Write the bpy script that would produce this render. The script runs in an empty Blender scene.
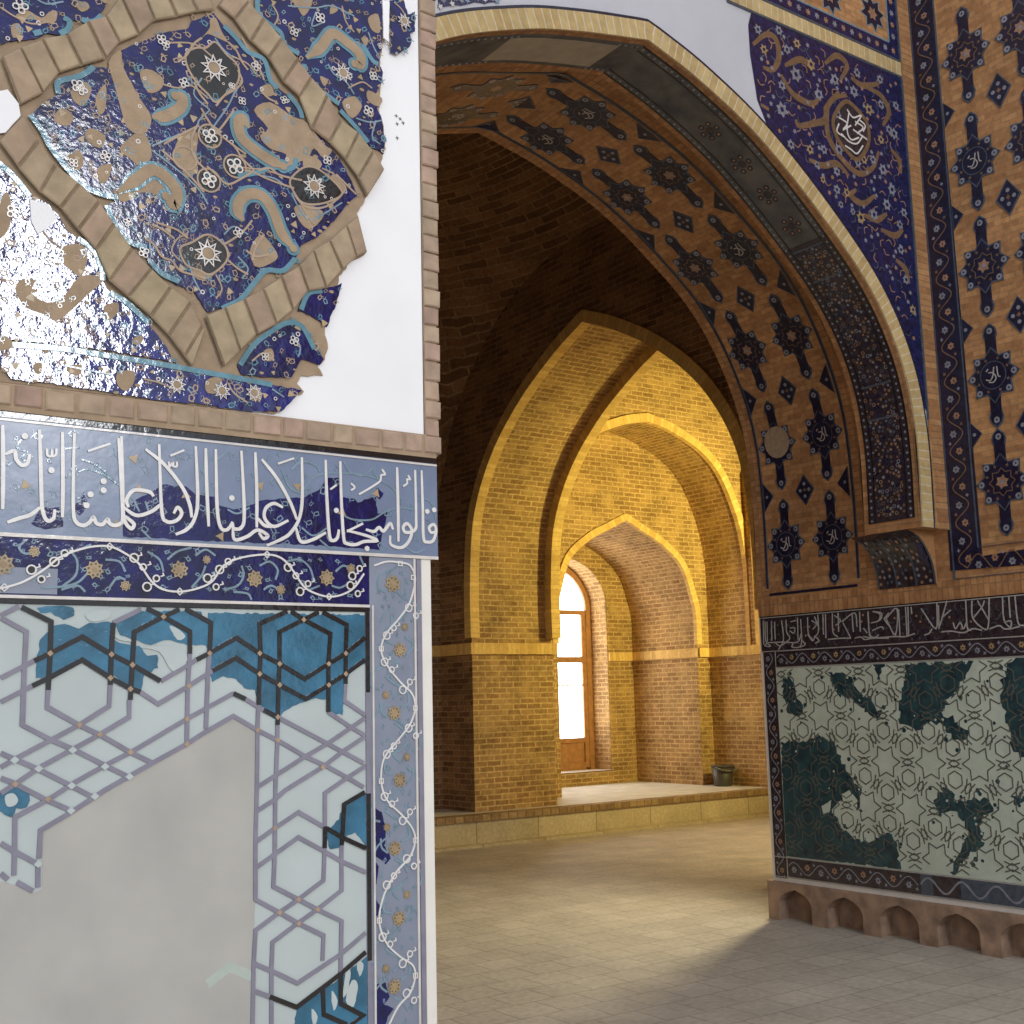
import bpy, math, random
from mathutils import Vector
from mathutils.noise import noise as pnoise
C = bpy.context.scene.collection
PI = math.pi

D = {
'JOINTS': '4709 27687 5050 26853 5012 27956 5443 27198 5392 28233 5716 27673 5819 28468 6111 27932 6196 28854 6553 28207 6550 29072 6810 28616 6806 29574 7174 28897 7252 29830 7483 29291 7691 29980 7923 29520 8140 30133 8354 29770 8556 30341 8711 29931|8794 30069 9048 30509 9142 29874 9444 30353 9495 29499 9791 30097 9886 29252 10188 29761 10215 28825 10550 29409 10596 28584 10869 29106 10870 27954 11236 28809 11282 27758 11562 28321 11675 27461 11981 28162 11975 27126 12348 27814 12192 26744 12619 27465|11970 26264 12183 25500 11681 25977 11917 25335 11279 25560 11582 24982 10909 25266 11208 24519 10591 24879 10795 24380 10191 24568 10460 23916 9800 24243 10087 23558 9396 23962 9678 23285 9000 23708 9322 22881 8613 23480 8994 22529|4717 26090 5109 26675 5066 25662 5404 26248 5454 25276 5701 25856 5815 25069 6141 25611 6149 24716 6516 25344 6486 24398 6806 24974 6741 23844 7156 24552 7103 23598 7529 24228 7529 23299 7905 23940 7884 22982 8307 23710 8205 22616 8555 23269 8367 22441 8617 23238',
'BED': '4488 28987 12815 31848 12761 31586 12679 31074 12725 30607 12593 30088 12613 29500 12557 28894 12679 28458 12725 28002 12596 27668 12619 27465 12192 26721 11995 26360 12066 26105 12208 25505 12013 25354 11845 25254 11725 25054 11558 24868 11510 24574 11277 24401 11092 24282 11230 23659 11298 23347 11229 23016 11046 22862 11183 22669 10686 22601 10597 22421 10754 22275 10356 21996 10140 21743 7601 21674 4933 21630 4768 21644',
'F_star': '8711 29887 9015 29612 9410 29229 9764 29182 9990 28737 10353 28574 10582 28302 10652 28097 11141 27823 11567 27480 11997 26767 11731 26481 11468 26110 11047 25622 10680 25372 10501 24991 10234 24704 9840 24629 9584 24266 9332 23930 9000 23729 8673 23591 8383 23966 8042 24025 7704 24182 7467 24396 7403 24662 7058 24691 6825 24978 6666 25319 6943 25521 6568 25494 6195 25643 5785 26033 5599 26240 5449 26494 5247 26732 5501 27057 5728 27279 5719 27555 6043 27710 6224 27864 6351 28004 6614 28062 6847 27926 6900 28106 6871 28511 7255 28797 7647 29111 8193 29393 8253 29563',
'F_tl': '4488 28987 6552 29697 6543 29318 6435 29075 6196 28854 5955 28836 5923 28663 5746 28465 5475 28419 5354 28301 5127 28170 4834 28058 4532 27827',
'F_tr': '9797 30811 9642 30532 9690 30142 10187 29897 10280 29654 10602 29550 10719 29199 10953 28949 11236 28848 11523 28745 11618 28473 11982 28296 12275 27980 12648 27866 12689 28203 12605 28649 12481 28873 12609 29121 12485 29298 12613 29524 12641 29769 12541 29929 12621 30407 12634 31786',
'F_sm': '12838 31563 13021 31674 13204 31686 13305 31377 13492 31512 13485 31019 13352 30927 13402 30748 13294 30544 13136 30422 13031 30318 12850 30310 12882 30899',
'F_lb': '4612 25740 4784 25669 4994 25511 5317 25187 5617 25121 5819 24916 5952 24674 6190 24550 6468 24394 6625 24055 6630 23843 6765 23654 7105 23501 7473 23192 7690 22971 8050 22494 6830 22529 5087 22469 4734 22541',
'F_bs': '4827 22265 5089 22396 6649 22445 8368 22401 9495 22356 10072 22310 10687 22287 10466 22030 10248 21797 9861 21751 9501 21688 8578 21736 7792 21698 6667 21746 5604 21774 5095 21760 4834 22085',
'F_br': '9304 22614 9594 23086 10022 23464 10350 23686 10684 23677 10910 23288 11183 23009 11092 22869 10865 22921 10685 22937 10464 22529 9813 22440 9389 22443',
'F_sc': '10594 23938 10795 24380 11138 24507 11394 24596 11605 24723 11486 24286 11253 23705 11023 23840 10683 23954',
'TAN': '6630 28190 6852 28505 6918 28153 7241 27627 7484 27281 7335 26912 7024 26952 6860 27397 6735 27811|9596 28030 9948 28304 10446 28131 10767 28084 11188 27700 11377 27613 11187 27385 10954 27550 10815 27292 10585 27146 10449 26980 10269 27023 10313 27254 9954 27295 9732 27499 9907 27720|7917 26525 8010 26964 8208 27226 8414 27196 8381 26683 8426 26443 8185 26218 8100 26405|6881 26509 7218 26922 7415 26851 7501 26503 7311 26252 7076 26356|6789 25644 7162 25973 7465 26331 7703 26267 8027 25974 8072 25697 7876 25530 7674 25728 7322 25728 6983 25450|9535 25011 9748 25394 9967 25269 10145 25006 9926 24793 9667 24701|5790 27019 6011 26921 5909 26695 5655 26745|5960 27425 6211 27658 6327 27530 6188 27169 6002 27237|6405 27391 6585 27726 6597 27242 6488 27091|6311 26762 6612 26681 6506 26413 6243 26545|5927 26108 6140 26280 6221 26024 6079 25871|6480 26008 6739 26152 6672 25816 6524 25741|7229 28163 7464 28274 7706 28136 7631 27904 7395 27795|8629 29707 8755 29792 8887 29527 9018 29349 8803 29370 8591 29390 8466 29263 8631 29533|11375 27072 11709 26926 11612 26678 11375 26758|8416 24459 8781 24653 8866 24464 8582 24205 8338 24282|10723 27269 10954 27371 11140 27239 10954 27014 10723 27047|10497 26115 10679 26244 10954 26262 11186 26137 10908 25768 10680 25807|4921 28539 5272 28614 5595 28638 5659 28902 5515 28854 5377 28688 5089 28754|5982 29172 6166 29275 6244 29177 6097 29047|4857 28361 4994 28444 5036 28260 4900 28138|10437 30800 10858 30989 10905 30819 10717 30479 10577 30617|11619 28772 11912 28994 12108 28816 11861 28471|12259 29233 12610 29144 12507 28927 12257 28998|11384 30979 11529 30887 11335 30729|12272 30941 12526 31120 12573 30703 12370 30686|11094 29218 11284 29182 11189 29017|12093 30408 12268 30463 12217 30257|4807 25032 4939 25138 4990 24696 4899 24377 4702 24261|5908 24358 6229 24462 6344 24253 6246 23849 6064 23929 5881 24085|5104 23411 5233 23621 5439 23622 5378 23386 5660 23249 5937 23411 6210 23842 6610 23917 6613 23801 6364 23525 6190 23303 5845 22943 5633 23020 5285 23109|6662 23346 6918 23468 6923 23275 6742 23090|7271 22866 7423 22890 7350 22723 7198 22739|4802 22479 5001 22510 5108 22344 4812 22227|6951 22126 7248 22205 7254 21976 7108 21803 6957 21898|6047 22113 6294 22185 6264 21993 6086 22006|5457 22066 5593 22122 5599 21939 5496 21925|8652 22202 8935 22320 8979 22045 8695 21969|9560 22161 9729 22224 9816 22031 9604 21923|9852 22981 10024 23048 10069 22847 9896 22781|9724 28549 9946 28702 10036 28506 9858 28411',
'SCROLL': '7484 27302 7780 27403 8038 27642 8076 27842 7933 27865|9490 27609 9337 27763 9252 27632 9341 27353 9625 27167 9956 27033 10246 26974|6865 25622 7201 25942 7506 26219 7805 26127 8009 25888 7953 25629 7792 25755|9380 25591 9271 25757 9290 25973 9481 26186 9785 26214 10029 25946 10208 25533 10478 25244|10765 29531 11095 29862 11382 30277 11722 30197 12041 30014 12064 29786 11916 29741',
'TURQ': '8928 29672 9189 29491 9453 29264 9808 29195 9945 28791 10126 28665|6666 25319 6825 24978 7096 24698 7442 24650|7505 24403 7743 24190 8081 24092|8959 23701 9332 23951 9605 24312 9884 24658 10257 24729 10523 25038|5247 26732 5449 26494 5599 26240 5785 26014 6196 25624 6568 25514 6868 25523|5728 27279 5720 27515 6062 27715 6243 27870 6351 28004|10353 28596 10605 28353 10675 28148|9642 30532 9712 30150 10164 29935 10257 29693 10602 29573|10719 29380 10766 29122 11000 28917 11284 28816 11547 28706|11570 28575 11933 28306 12250 28020|5771 28817 5883 28772 5851 28600 5709 28474|6102 28884 6326 28916 6473 29088|5246 28326 5386 28411|4644 27589 4794 27245 4942 26977|4715 25690 4995 25492 5282 25179|6153 24562 6450 24390 6606 24071 6630 23843|6765 23635 7106 23481 7493 23175|5090 22378 5932 22432 6649 22426 7586 22408 8368 22381 9495 22335 10029 22304|9346 22620 9637 23072 10022 23423 10372 23647 10684 23613 10955 23188|10661 23971 10818 24341 11138 24463|12117 30273 12365 29971 12515 29922|9263 26519 9694 26709 9913 26849|10314 26903 10495 27035 10540 27223',
'VINE': '4673 28655 4885 28567 5204 28512 5522 28655|5149 29094 5439 28990 5761 29139|7651 28900 8302 29082 8724 28910|8740 29349 8934 29148 9151 29039|8479 28405 8319 28017 8655 27770|9107 29070 9456 29000 9633 28832|9329 28567 9159 28256 9034 27961 8744 27453|8655 27770 8411 27406 8747 27198|7668 28041 7990 28050 8275 28175 8610 28014|7496 26707 8048 27099|7498 26626 8021 26344 8432 26069 8642 25784|9049 26680 9520 26752 9869 26795 10270 26761 10495 26771|9607 26645 10047 26664 10316 26553|10451 26410 10588 26179 10816 25924|11140 27149 11423 27083 11708 26836|10908 25944 11233 26191 11611 26499|7532 25009 7499 24721 7542 24490|8244 25078 8045 24955 7931 24688 8093 24518|8982 25233 9190 25444 9489 25339|9281 24835 9496 24626 9370 24393|8826 24374 8954 24110 8833 23883|8253 24550 8379 24208 8504 23988|9979 30510 10117 30283 10028 30027|10345 30586 10952 30742 11384 30932 11922 30874|11000 30665 10905 30310 11191 30495|11627 31014 11724 30668 11920 30495|12269 30606 12417 30272 12567 30080|11285 29551 11428 29363 11718 29263 11912 29040|11766 29138 12111 29377 12360 29309|11958 28497 12303 28498 12605 28626|12454 28585 12351 28185 12549 28051|12941 31549 13148 31423 13303 31180|9521 21872 9227 22037 9101 22222|10029 22222 10290 22091|9597 22738 9852 22940 10069 22806|10461 23451 10640 23183 10596 22966|5325 24959 5584 24520 5874 24312|5941 22135 6476 22098 6842 22073|7440 22078 7747 22041 8099 21932|7030 25062 7224 24944 7345 24690',
'FLOW': '8727 28694 266 1 10954 26704 247 1 8656 24773 266 1 11646 29451 209 1 13197 31170 171 1 8979 22045 171 1 8077 22046 171 1 9645 22091 171 1 8663 27219 171 2 9197 26716 190 2 8655 26289 171 2 9632 29009 114 2 8110 28191 114 2 9333 28153 95 2 7650 28963 114 2 7731 28904 95 2 10262 28437 95 2 11258 27358 114 2 7068 25070 95 2 7387 24539 114 2 9276 25337 114 2 11095 30557 133 2 10485 30037 114 2 12387 29599 114 2 12256 28741 133 2 12570 30367 76 2 5000 28784 152 2 6142 27477 114 2 6622 26283 114 2 5019 24816 133 2 10506 23289 114 2 9874 22860 95 2 9114 28417 76 2 5670 24043 114 2 6039 25998 95 2 6067 27536 133 2',
'BLACK': '8741 29263 8978 29074 9239 28891 9242 28542 9030 28263 8779 27976 8609 28099 8398 28253 8187 28532 8141 28817 8345 29009 8553 29074|10405 26706 10677 27036 10954 27126 11281 27004 11612 26723 11374 26490 11000 26316 10679 26287 10496 26465|8089 24761 8327 24932 8650 25163 8984 25025 9071 24793 8948 24562 8703 24351 8498 24394 8214 24461',
'WHITEGAP': '4649 27010 4834 27102 5032 26886 5074 26665 4927 26432 4830 26272 4678 26213|5284 25122 5601 25098 5785 24870 5615 24641 5445 24491 5334 24695|12631 31494 12811 31506 12776 30527 12648 30583',
'INS': '4985 20919 5021 20160 5039 19440|5045 20410 5192 20477 5230 20339 5325 20241 5416 20285 5453 20450|5599 20907 5630 20485 5669 19806 5697 19486 5780 19296 5889 19339 5910 19501|5121 19218 5308 19300 5498 19375 5662 19520|5996 20905 6033 19997 6043 19367|6207 20909 6208 20267 6231 19488 6289 19293 6414 19247 6518 19308 6586 19403 6643 19298 6750 19286 6838 19383 6876 19312 6967 19281 7075 19325 7109 19438 7066 20084 7000 20901|7054 20944 7092 20142 7127 19458 7261 19244 7324 19322 7229 19409 7127 19476|7215 19631 7175 19776 7309 19955 7590 19949 7676 19871|7123 19624 7366 19492 7644 19586 7812 19730|7761 20866 7833 19637 7932 19417 8124 19449 8218 19588 8139 19697 8064 19577|7507 20745 7864 20494 8209 20103 8371 19771 8414 19525|8471 20900 8526 19878 8464 19490 8320 19290 8109 19183|8671 20881 8701 20143 8752 19374|8872 20882 8915 19752 8992 19370 9128 19339 9234 19492|9396 20904 9468 19693 9411 19395 9256 19366 9234 19462|9235 19385 9278 19154 9534 19227 9745 19365 9962 19271 9870 19206 9773 19319|9687 20903 9725 20108 9730 19415|10279 19850 10086 19916 9916 19804 9897 19604 10088 19457 10398 19597|9750 19594 9898 19465 10088 19457|9825 20776 10143 20430 10429 19981 10583 19629|10689 20899 10698 20042 10626 19632 10453 19359 10281 19230 9942 19072|10561 19466 10671 19191 10935 19246 11224 19405|11219 20898 11248 20083 11305 19349 11393 19251 11484 19318 11518 19484|11552 20899 11575 20108 11625 19326 11700 19207 11907 19197 12093 19269 12399 19307 12141 19397 11701 19475|11701 19454 12073 19643|12142 19522 12330 19492 12449 19583 12558 19514 12713 19684 12784 19561|12711 19430 12733 19241 12974 19190 13161 19328 13241 19567 13127 19710 13028 19619 13100 19516 13322 19594 13351 19875 13341 20879|12897 20896 12911 20038 12912 19314|13503 20885 13519 20081 13529 19434 13617 19342 13769 19383 13848 19604 13790 19731 13673 19658 13721 19553 13848 19582',
'INS2': '6455 20603 6856 20783|7978 20665 8246 20800|10167 20717 10514 20862|11325 20296 11468 20401|12532 20820 12603 20719 12507 20689 12482 20568 12266 20414 11983 20244|13165 20747 13214 20664 13139 20658 13138 20571 13039 20498|11798 20459 11881 20382 11797 20313|5736 20577 5750 20461 5820 20449 5825 20558 5828 20450 5896 20486 5901 20593|7949 20550 7970 20465 8036 20548 8038 20472 8105 20478 8104 20564',
'DOTS': '5356 20763 5828 20197 6748 20076 6752 19910 6522 19818 6456 19613 9208 19955 11460 19872 12163 19127 13628 20002 13805 20047',
'INSCOB': '7136 19089 7106 19549 7359 19790 7637 19943 7862 20113 8307 20111 8506 19954 8904 19965 8967 19795 9252 19737 9519 19815 9831 19957 10299 20032 10757 20087 11113 20299 11294 20542 11521 20561 11566 20149 11889 20153 11958 20074 12384 20233 12428 19876 12668 19935 12568 19548 12469 19122 11814 19130 10693 19132 8617 19098|5520 19226 5679 19521 6021 19545 6066 19207 5759 19135|6229 19542 6414 19847 6491 19633 6356 19424|12433 20427 12336 20292 12478 20176 12575 20311',
'INSVINE': '10691 20204 10956 20513 11271 20623 11822 20671 12339 20632 12770 20455 13011 20216|11638 20907 11776 20709 12056 20650 12341 20845|12435 20640 12340 20760 12437 20896|10471 20634 10690 20817 11001 20764 11091 20648|10254 20614 10428 20264 10691 20163|9130 19728 9334 19664 9581 19800|9932 20585 9994 20873|8915 20689 9116 20867|11588 19798 11864 19713 12285 19741 12620 19932 12960 20041 13304 20023|13096 19197 13340 19103 13590 19201|13507 20297 13757 20185 13852 19843|5301 20703 5239 20554 5375 20496|6344 20445 6632 20361 6928 20128|5988 20593 6338 20665|7304 19786 7420 19571|7528 19765 7608 19546|11090 19255 11314 19104 11494 19114|10692 19474 10957 19328 11269 19510|7465 19238 7655 19063|8597 20465 8719 20281 8644 20003|6073 20091 6420 20268 6781 20189 7040 20026',
'LG': '5082 17619 5370 17779|5084 17576 5507 17343 5496 16727 5498 15762 5961 15503 6354 15323 6907 15022 7292 14819|5900 16346 5893 16056 6445 15732 6807 15555 7354 15227 7776 15013|5121 16560 5495 16761 5650 16846|5136 16157 5509 16353 5632 16419|7497 17775 6993 17521|6968 16418 6959 16048 6445 15732 5961 15486 5454 15229 5176 15077|8426 16969 8397 16380 8396 15325|7315 16146 7322 15845 6807 15555 6354 15323 5810 15044 5411 14783 5192 14648|7511 16285 7847 16063 8417 16380 8655 16524 8868 16652|7895 16478 8410 16766 8553 16858|8805 16951 8783 16597 8758 15589|9290 16227 8664 15916 8388 15778 7372 15226 6959 15037 6405 14758 5976 14498 5431 14239 5445 13698 5448 13292|9532 16119 9902 15904 10193 15763 11284 15206 12064 14800|12060 14329 11702 14535 11240 14783 10808 14977 10195 15327 9781 15530 9295 15807 8671 15487 8396 15325 7758 15014 7364 14815 6918 14590 6302 14224 5854 13992 5843 13531|5832 13385 5843 13057|5168 15308 5744 15031 6287 14731 6721 14483|5183 14895 5362 14819 5910 14503 6300 14308|5223 13832 5385 13720 5780 13471|5241 13345 5355 13237|5500 13180 5763 13008|9798 16001 9782 15519 9778 14412 9757 13458 9766 12424 10252 12133 10645 11886 11171 11599 11150 11142|11279 15830 11707 15562 12113 15341|10193 15611 10195 15327 10158 14389 10152 13250 10127 12620 10644 12326 11044 12096 11560 11819 11535 10885|11665 16374 11642 16037 12116 15748|12115 15688 11284 15226 10765 14979 10157 14660 9790 14467|12113 15321 11615 15056 11153 14768 10366 14376 10159 14221 9783 14025|12109 14738 11702 14535 11205 14266 11204 13637|11195 13222 11172 12622 10644 12326 10252 12133 9770 11867 9736 11231 9726 10108|11565 13246 11562 12393 11044 12096 10624 11888 10113 11608 10096 11091 10102 10044|9787 13474 10150 13683 10640 13944 11238 13597|9761 12985 10153 13204 10641 13476 11152 13188 11563 12942 12117 12678|9775 11270 10217 11038 10627 10805 11150 11032 11536 11199 12086 11528|9739 10807 10058 10652',
'LB': '5412 17763 5913 17522 5914 16957 5900 16346|5650 16846 5914 16975 6453 17266 6972 16958 7354 16770 7876 16478|5632 16419 5877 16535 6464 16861 6965 16541 7346 16341 7511 16285|6993 17521 6972 16958 6968 16418|7598 17796 7910 17646 8420 17376 8426 16969|8211 17791 7910 17646 7377 17364 7354 16770 7333 16146|8326 17812 8827 17550 8805 16951|8553 16858 8797 16979 9339 17273 9811 16980 10229 16778 10763 16483 11287 16774 11668 16982 12242 17298|8868 16652 9333 16894 9814 16588 10231 16374 10785 16094 11286 16359 11666 16573 12193 16851|9290 16227 9532 16119|10388 17840 9807 17547 9832 16980 9814 16588 9798 16001|10471 17822 10739 17640 11326 17370 11280 16774 11279 15830|11067 17815 10739 17640 10226 17397 10229 16778 10210 16374 10193 15611|11156 17837 11693 17555 11668 16982 11665 16374|9902 15904 10193 15763|12082 14230 11623 14027 11565 13246|11238 13597 11565 13399 12120 13140|11204 13637 11195 13222|10058 10652 10607 10379 11149 10648 11513 10833 12084 11170|11149 10648 11170 10161 11660 9891|11535 10885 11533 10296 12023 9997 11552 9799',
'KNOT': '5914 16975 6972 16958 7354 16770 7910 17646 7328 16342 6965 16541 8805 16979 9811 16980 9814 16588 10229 16778 10231 16374 11287 16774 11286 16359 11668 16982 11666 16573 10739 17640 10193 15763 6445 15732 6807 15555 7354 15227 8388 15778 8396 15325 9781 15530 10195 15327 11153 14768 10644 12326 11044 12096 10252 12133 10645 11886 10150 13683 5411 14783 5960 14499 8417 16380',
'TEAL': '8775 17738 12176 17767 12192 16831 11847 16632 11643 16454 11596 15762 11352 15808 11286 16084 11023 16109 10763 16037 10592 15982 10318 15855 10193 15706 9819 16000 9735 16286 9510 16327 9347 16498 9087 16557 8871 16448 8789 16708 8825 16969 8744 17118 8880 17232|6994 17503 7497 17748 8637 17754 8818 17494 8764 17118 8375 17135 8031 17225 7696 17131 7436 17220 7143 17290|5738 17207 5949 17452 6152 17490 6396 17406 6568 17515 6939 17538 7019 17217 7219 17147 7475 17112 7626 16932 7811 16950 7834 16714 7578 16589 7529 16303 7309 16395 6891 16648 6482 16844 5928 16535 5693 16554 5700 16863|5670 17761 6006 17803 6282 17775 6303 17634 6133 17560 5907 17696 5739 17675|5129 14653 5318 14690 5429 14749 5643 14636 5664 14502 5619 14390 5441 14386 5366 14243 5203 14353 5140 14342|11238 13540 11522 13746 11611 14009 12105 14209 12143 13176 11875 13469 11631 13374 11564 13189 11324 13191|10648 10381 11341 10674 12128 11081 12118 9704 10547 9969',
'MINTGAP': '5258 14595 5384 14636 5468 14532 5424 14436 5296 14429|8026 17482 8217 17411 8335 17283 8183 17226|7512 17076 7882 17114 8262 17042 8380 16858 8193 16639 8040 16713 7847 17005|6998 17324 7252 17255 7363 17184 7109 17218|11641 10334 11773 10684 11903 10590 11814 10196|11340 10564 11468 10361 11382 10192|10918 10302 11044 10138 10960 9971|6598 17711 6916 17753 6919 17610 6638 17533 6494 17637|11884 11040 12038 10944 11948 10732|11665 10922 11752 10835 11685 10512 11576 10418',
'BARE': '5166 13241 5567 13086 5748 12969 5909 13017 5894 13494 5895 13955 6286 14192 6723 14415 7383 14771 7923 15059 8481 15357 9275 15808 9782 15474 9761 14229 9766 12406 9735 11338 9716 10022 5258 10785',
'CHEV': '8850 11045 9266 11297 9717 11057',
'VF': '12924 17056 9 12778 15770 9 12893 14418 9 12760 13083 9 12837 11714 9 12719 10431 9 12772 18424 11 13050 17534 5 12582 16139 5 13064 14871 5 12579 13510 5 13029 12158 5 12530 10799 5',
'VW': '12182 18589 12324 18782 12633 18879 12946 18872 13189 18819 13308 18570 13255 18272 13129 17974 12883 17677 12595 17384 12474 17075 12589 16769 12916 16399 13201 16148 13269 15860 13144 15536 12855 15222 12523 14876 12450 14424 12585 14040 12931 13719 13164 13444 13231 13200 13109 12894 12778 12612 12498 12216 12380 11731 12534 11292 12851 10982 13127 10791 13194 10570 13073 10263 12794 10041 12518 9636',
'VCOB': '12330 13900 12467 13812 12556 13453 12530 13142 12665 12896 12549 12790 12322 12967|12299 12892 12389 12767 12341 12425 12296 12468|12294 12219 12405 12015 12495 11870 12313 11815|12302 10531 12527 10535 12615 10258 12478 10129 12703 10018 12566 9890 12473 9644 12273 9677',
'FW': '4937 18051 5113 18091 5389 18186 5634 18335 5848 18502 6014 18651 6304 18790 6601 18877 6887 18892 7143 18796 7423 18607 7672 18285 7900 18145 8205 18117 8533 18183 8826 18326 9062 18641 9425 18812 9944 18895 10262 18831 10499 18603 10738 18294 11001 18163 11289 18111 11582 18160 11856 18311 12089 18606 12277 18780',
'FK': '5634 18335 6014 18651 7422 18625 7672 18266 8826 18307 9062 18641 10477 18583 10738 18274 11856 18270 12089 18627 13224 17850 12690 17426 12635 16728 13059 16315 13190 15372 12665 15029 12608 14039 13025 13692 13107 12776 12638 12471 12535 11330 12989 10925 13072 10187',
'FN': '5113 18091 6887 18892 8205 18117 9944 18895 11289 18111 12474 17075 13269 15860 12450 14424 13231 13200 12380 11731 13194 10570 12946 18872 13259 18568',
'FF': '5083 18486 11 6630 18464 10 8198 18528 10 9697 18415 10 11245 18492 10 5587 18736 6 7194 18195 6 8721 18740 5 10244 18219 6 11789 18697 6',
'FL': '5430 18921 5334 18794 5438 18694 5603 18737|5725 18111 6064 18139 6338 18220 6508 18387|6356 18811 6564 18912|6821 18653 7074 18628 7188 18450|6906 18149 7045 18335 7191 18304|6066 18087 6340 18166 6482 18064|6218 18768 6327 18594 6300 18343 6098 18158|7585 18836 7813 18698 7893 18479|8435 18199 8627 18432 8703 18625|7965 18705 8153 18865 8423 18954|8504 18806 8699 18930 8899 18825|9067 18182 9349 18267 9470 18465 9427 18657|9269 18150 9555 18120 9638 18006|9799 18673 10008 18760 10178 18610 10136 18412|10348 18776 10650 18829 10869 18679 10957 18442|9885 18207 10053 18291 10265 18180|10869 18239 11089 18326|11448 18622 11629 18752 11858 18638|11357 18335 11537 18300 11719 18388 11811 18514|12090 18772 11998 18974',
'RT': '-61320 12295 -60455 12519 -58984 12469 -57869 12897 -56488 12571 -55924 11030 -55152 10120 -54393 9227 -54647 8164 -55014 7749 -55759 8899 -56477 8462 -57041 7896 -56436 6865 -55470 6273 -54173 5980 -53175 6313 -52195 6641 -51790 5911 -51615 4353 -56643 4333 -61743 4283|-50150 17611 -45132 17611 -46250 16221 -47087 14929 -47709 14496 -46608 13871 -45803 13382 -45988 12892 -46852 12759 -47642 13621 -48653 13870 -49759 13295 -50190 13612 -50955 13739 -50641 15548|-60771 16999 -60017 16978 -59071 14841 -59391 14282 -60214 14426 -60880 15569|-56630 17298 -55083 17113 -54159 16007 -53058 15321 -52326 14391 -52682 13998 -53453 14529 -54550 15341 -55881 15768|-52774 17709 -51804 17673 -52215 16628|-48792 8987 -48057 9826 -47565 9663 -47062 8892 -46055 9126 -45355 9222 -44812 9190 -44584 8727 -45026 8346 -45472 7961 -45479 6416 -46066 6011 -46800 5590 -47451 4631 -48021 4636 -47357 5662 -46689 6799 -46374 7183 -47113 8342 -48552 8382|-42557 17450 -41327 17996 -41926 11770 -42934 12099 -43173 13755 -43459 16396|-43445 9494 -42117 9789 -42173 9208 -43226 9037',
'RTG': '-57897 8117 -56986 8570 -57226 7751 -57764 7584|-56089 9016 -55387 9314 -54769 8683 -55058 7220 -55880 7432|-54581 8955 -54062 9242 -54172 7929 -54492 8042|-57052 7761 -56521 7926 -56565 7389|-47349 15244 -46892 15487 -47082 14991',
'RI': '-52831 21234 -52836 19654 -52593 19483|-52382 20466 -51858 20642 -51759 21053 -52447 21207|-51414 20664 -50490 21273 -50764 19538 -51414 20664|-50372 21213 -50405 19415|-49811 21325 -49859 19385|-49630 21312 -49734 19429|-49389 21294 -49369 20833|-48624 21135 -47630 19761 -47421 21447|-47324 21239 -47400 19747|-46668 21488 -47325 19941|-46439 20875 -47166 20429|-47246 19539 -46559 19548 -45674 19398 -44992 19601 -44350 19466|-45325 21382 -45367 19722 -45110 19511|-44885 21347 -44929 20278 -44233 19556 -43894 19727 -43680 21445|-44504 21317 -43859 20109|-44875 20274 -44216 20907 -44019 21279|-42778 21419 -42804 20039 -42433 19542 -42346 19914 -42821 19850|-42358 21433 -42379 20106|-41945 21399 -41892 19790 -41503 19578|-43806 19530 -43153 19681 -42857 19473 -42442 19448 -41813 19551|-53360 19578 -52598 19431 -51708 19435 -50834 19439 -49980 19391 -49241 19553|-46341 20077 -46209 19675 -45838 20045 -45652 19641 -45395 20016|-48540 19413 -48179 19493 -47920 19778|-62308 21256 -62377 19485|-62128 21151 -62170 19754 -61704 19359 -62198 19383 -62053 19655|-61933 19602 -60587 19579 -59160 19506 -58760 20117|-61204 21091 -61240 19798|-60529 21139 -60453 19756 -60992 19048|-58740 21112 -58823 19308 -59660 19168 -59579 19437|-57456 21206 -57122 20380|-58187 19995 -57762 19523 -57513 19778 -57193 19494 -57548 19334|-56481 21317 -56560 19637|-56400 19540 -55289 19569 -54423 19522|-55088 20693 -53959 21227 -53825 20266|-54986 20599 -54423 19522|-54180 21156 -54173 19941|-52843 21234 -52816 19691 -52313 19493 -52093 19650|-52648 20449 -52014 20579 -51875 20994 -52375 21200|-52587 19934 -51845 20144 -51655 19963|-51597 20636 -51156 21028|-54102 19504 -53564 19561 -53263 19373 -52526 19419 -51300 19353|-51228 20190 -51550 20591|-59792 20542 -59318 20513 -59464 20158 -59806 20360|-61942 21139 -62021 19746 -62322 19389|-61506 21157 -61578 19723|-60104 21157 -60111 20286 -59848 19815 -60354 19476|-59026 21222 -59087 19683|-58091 21204 -58122 20081 -57755 19612|-57161 21320 -57200 20117 -57627 19784|-56706 21332 -56763 19914|-55865 21318 -55913 20042 -55501 19668|-55366 21327 -55418 20013|-53527 21283 -53589 19907|-53303 20148 -53018 19788|-61315 19617 -60850 19317 -60354 19476|-58795 19668 -58474 19291 -58954 19134|-55710 21175 -55190 20788 -55657 20466|-57764 20957 -57328 20660 -57699 20325|-59697 20993 -59158 21049',
'SP': '52038 57098 53258 57115 59314 56933 66146 56429 66414 54152 66582 49263 66833 45155 66504 38972 66148 36914 64876 39241 62667 42032 59121 45246 55651 47607 53649 49080 52649 49575 52149 50832 51989 52058 51766 53589 51744 55510',
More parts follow.
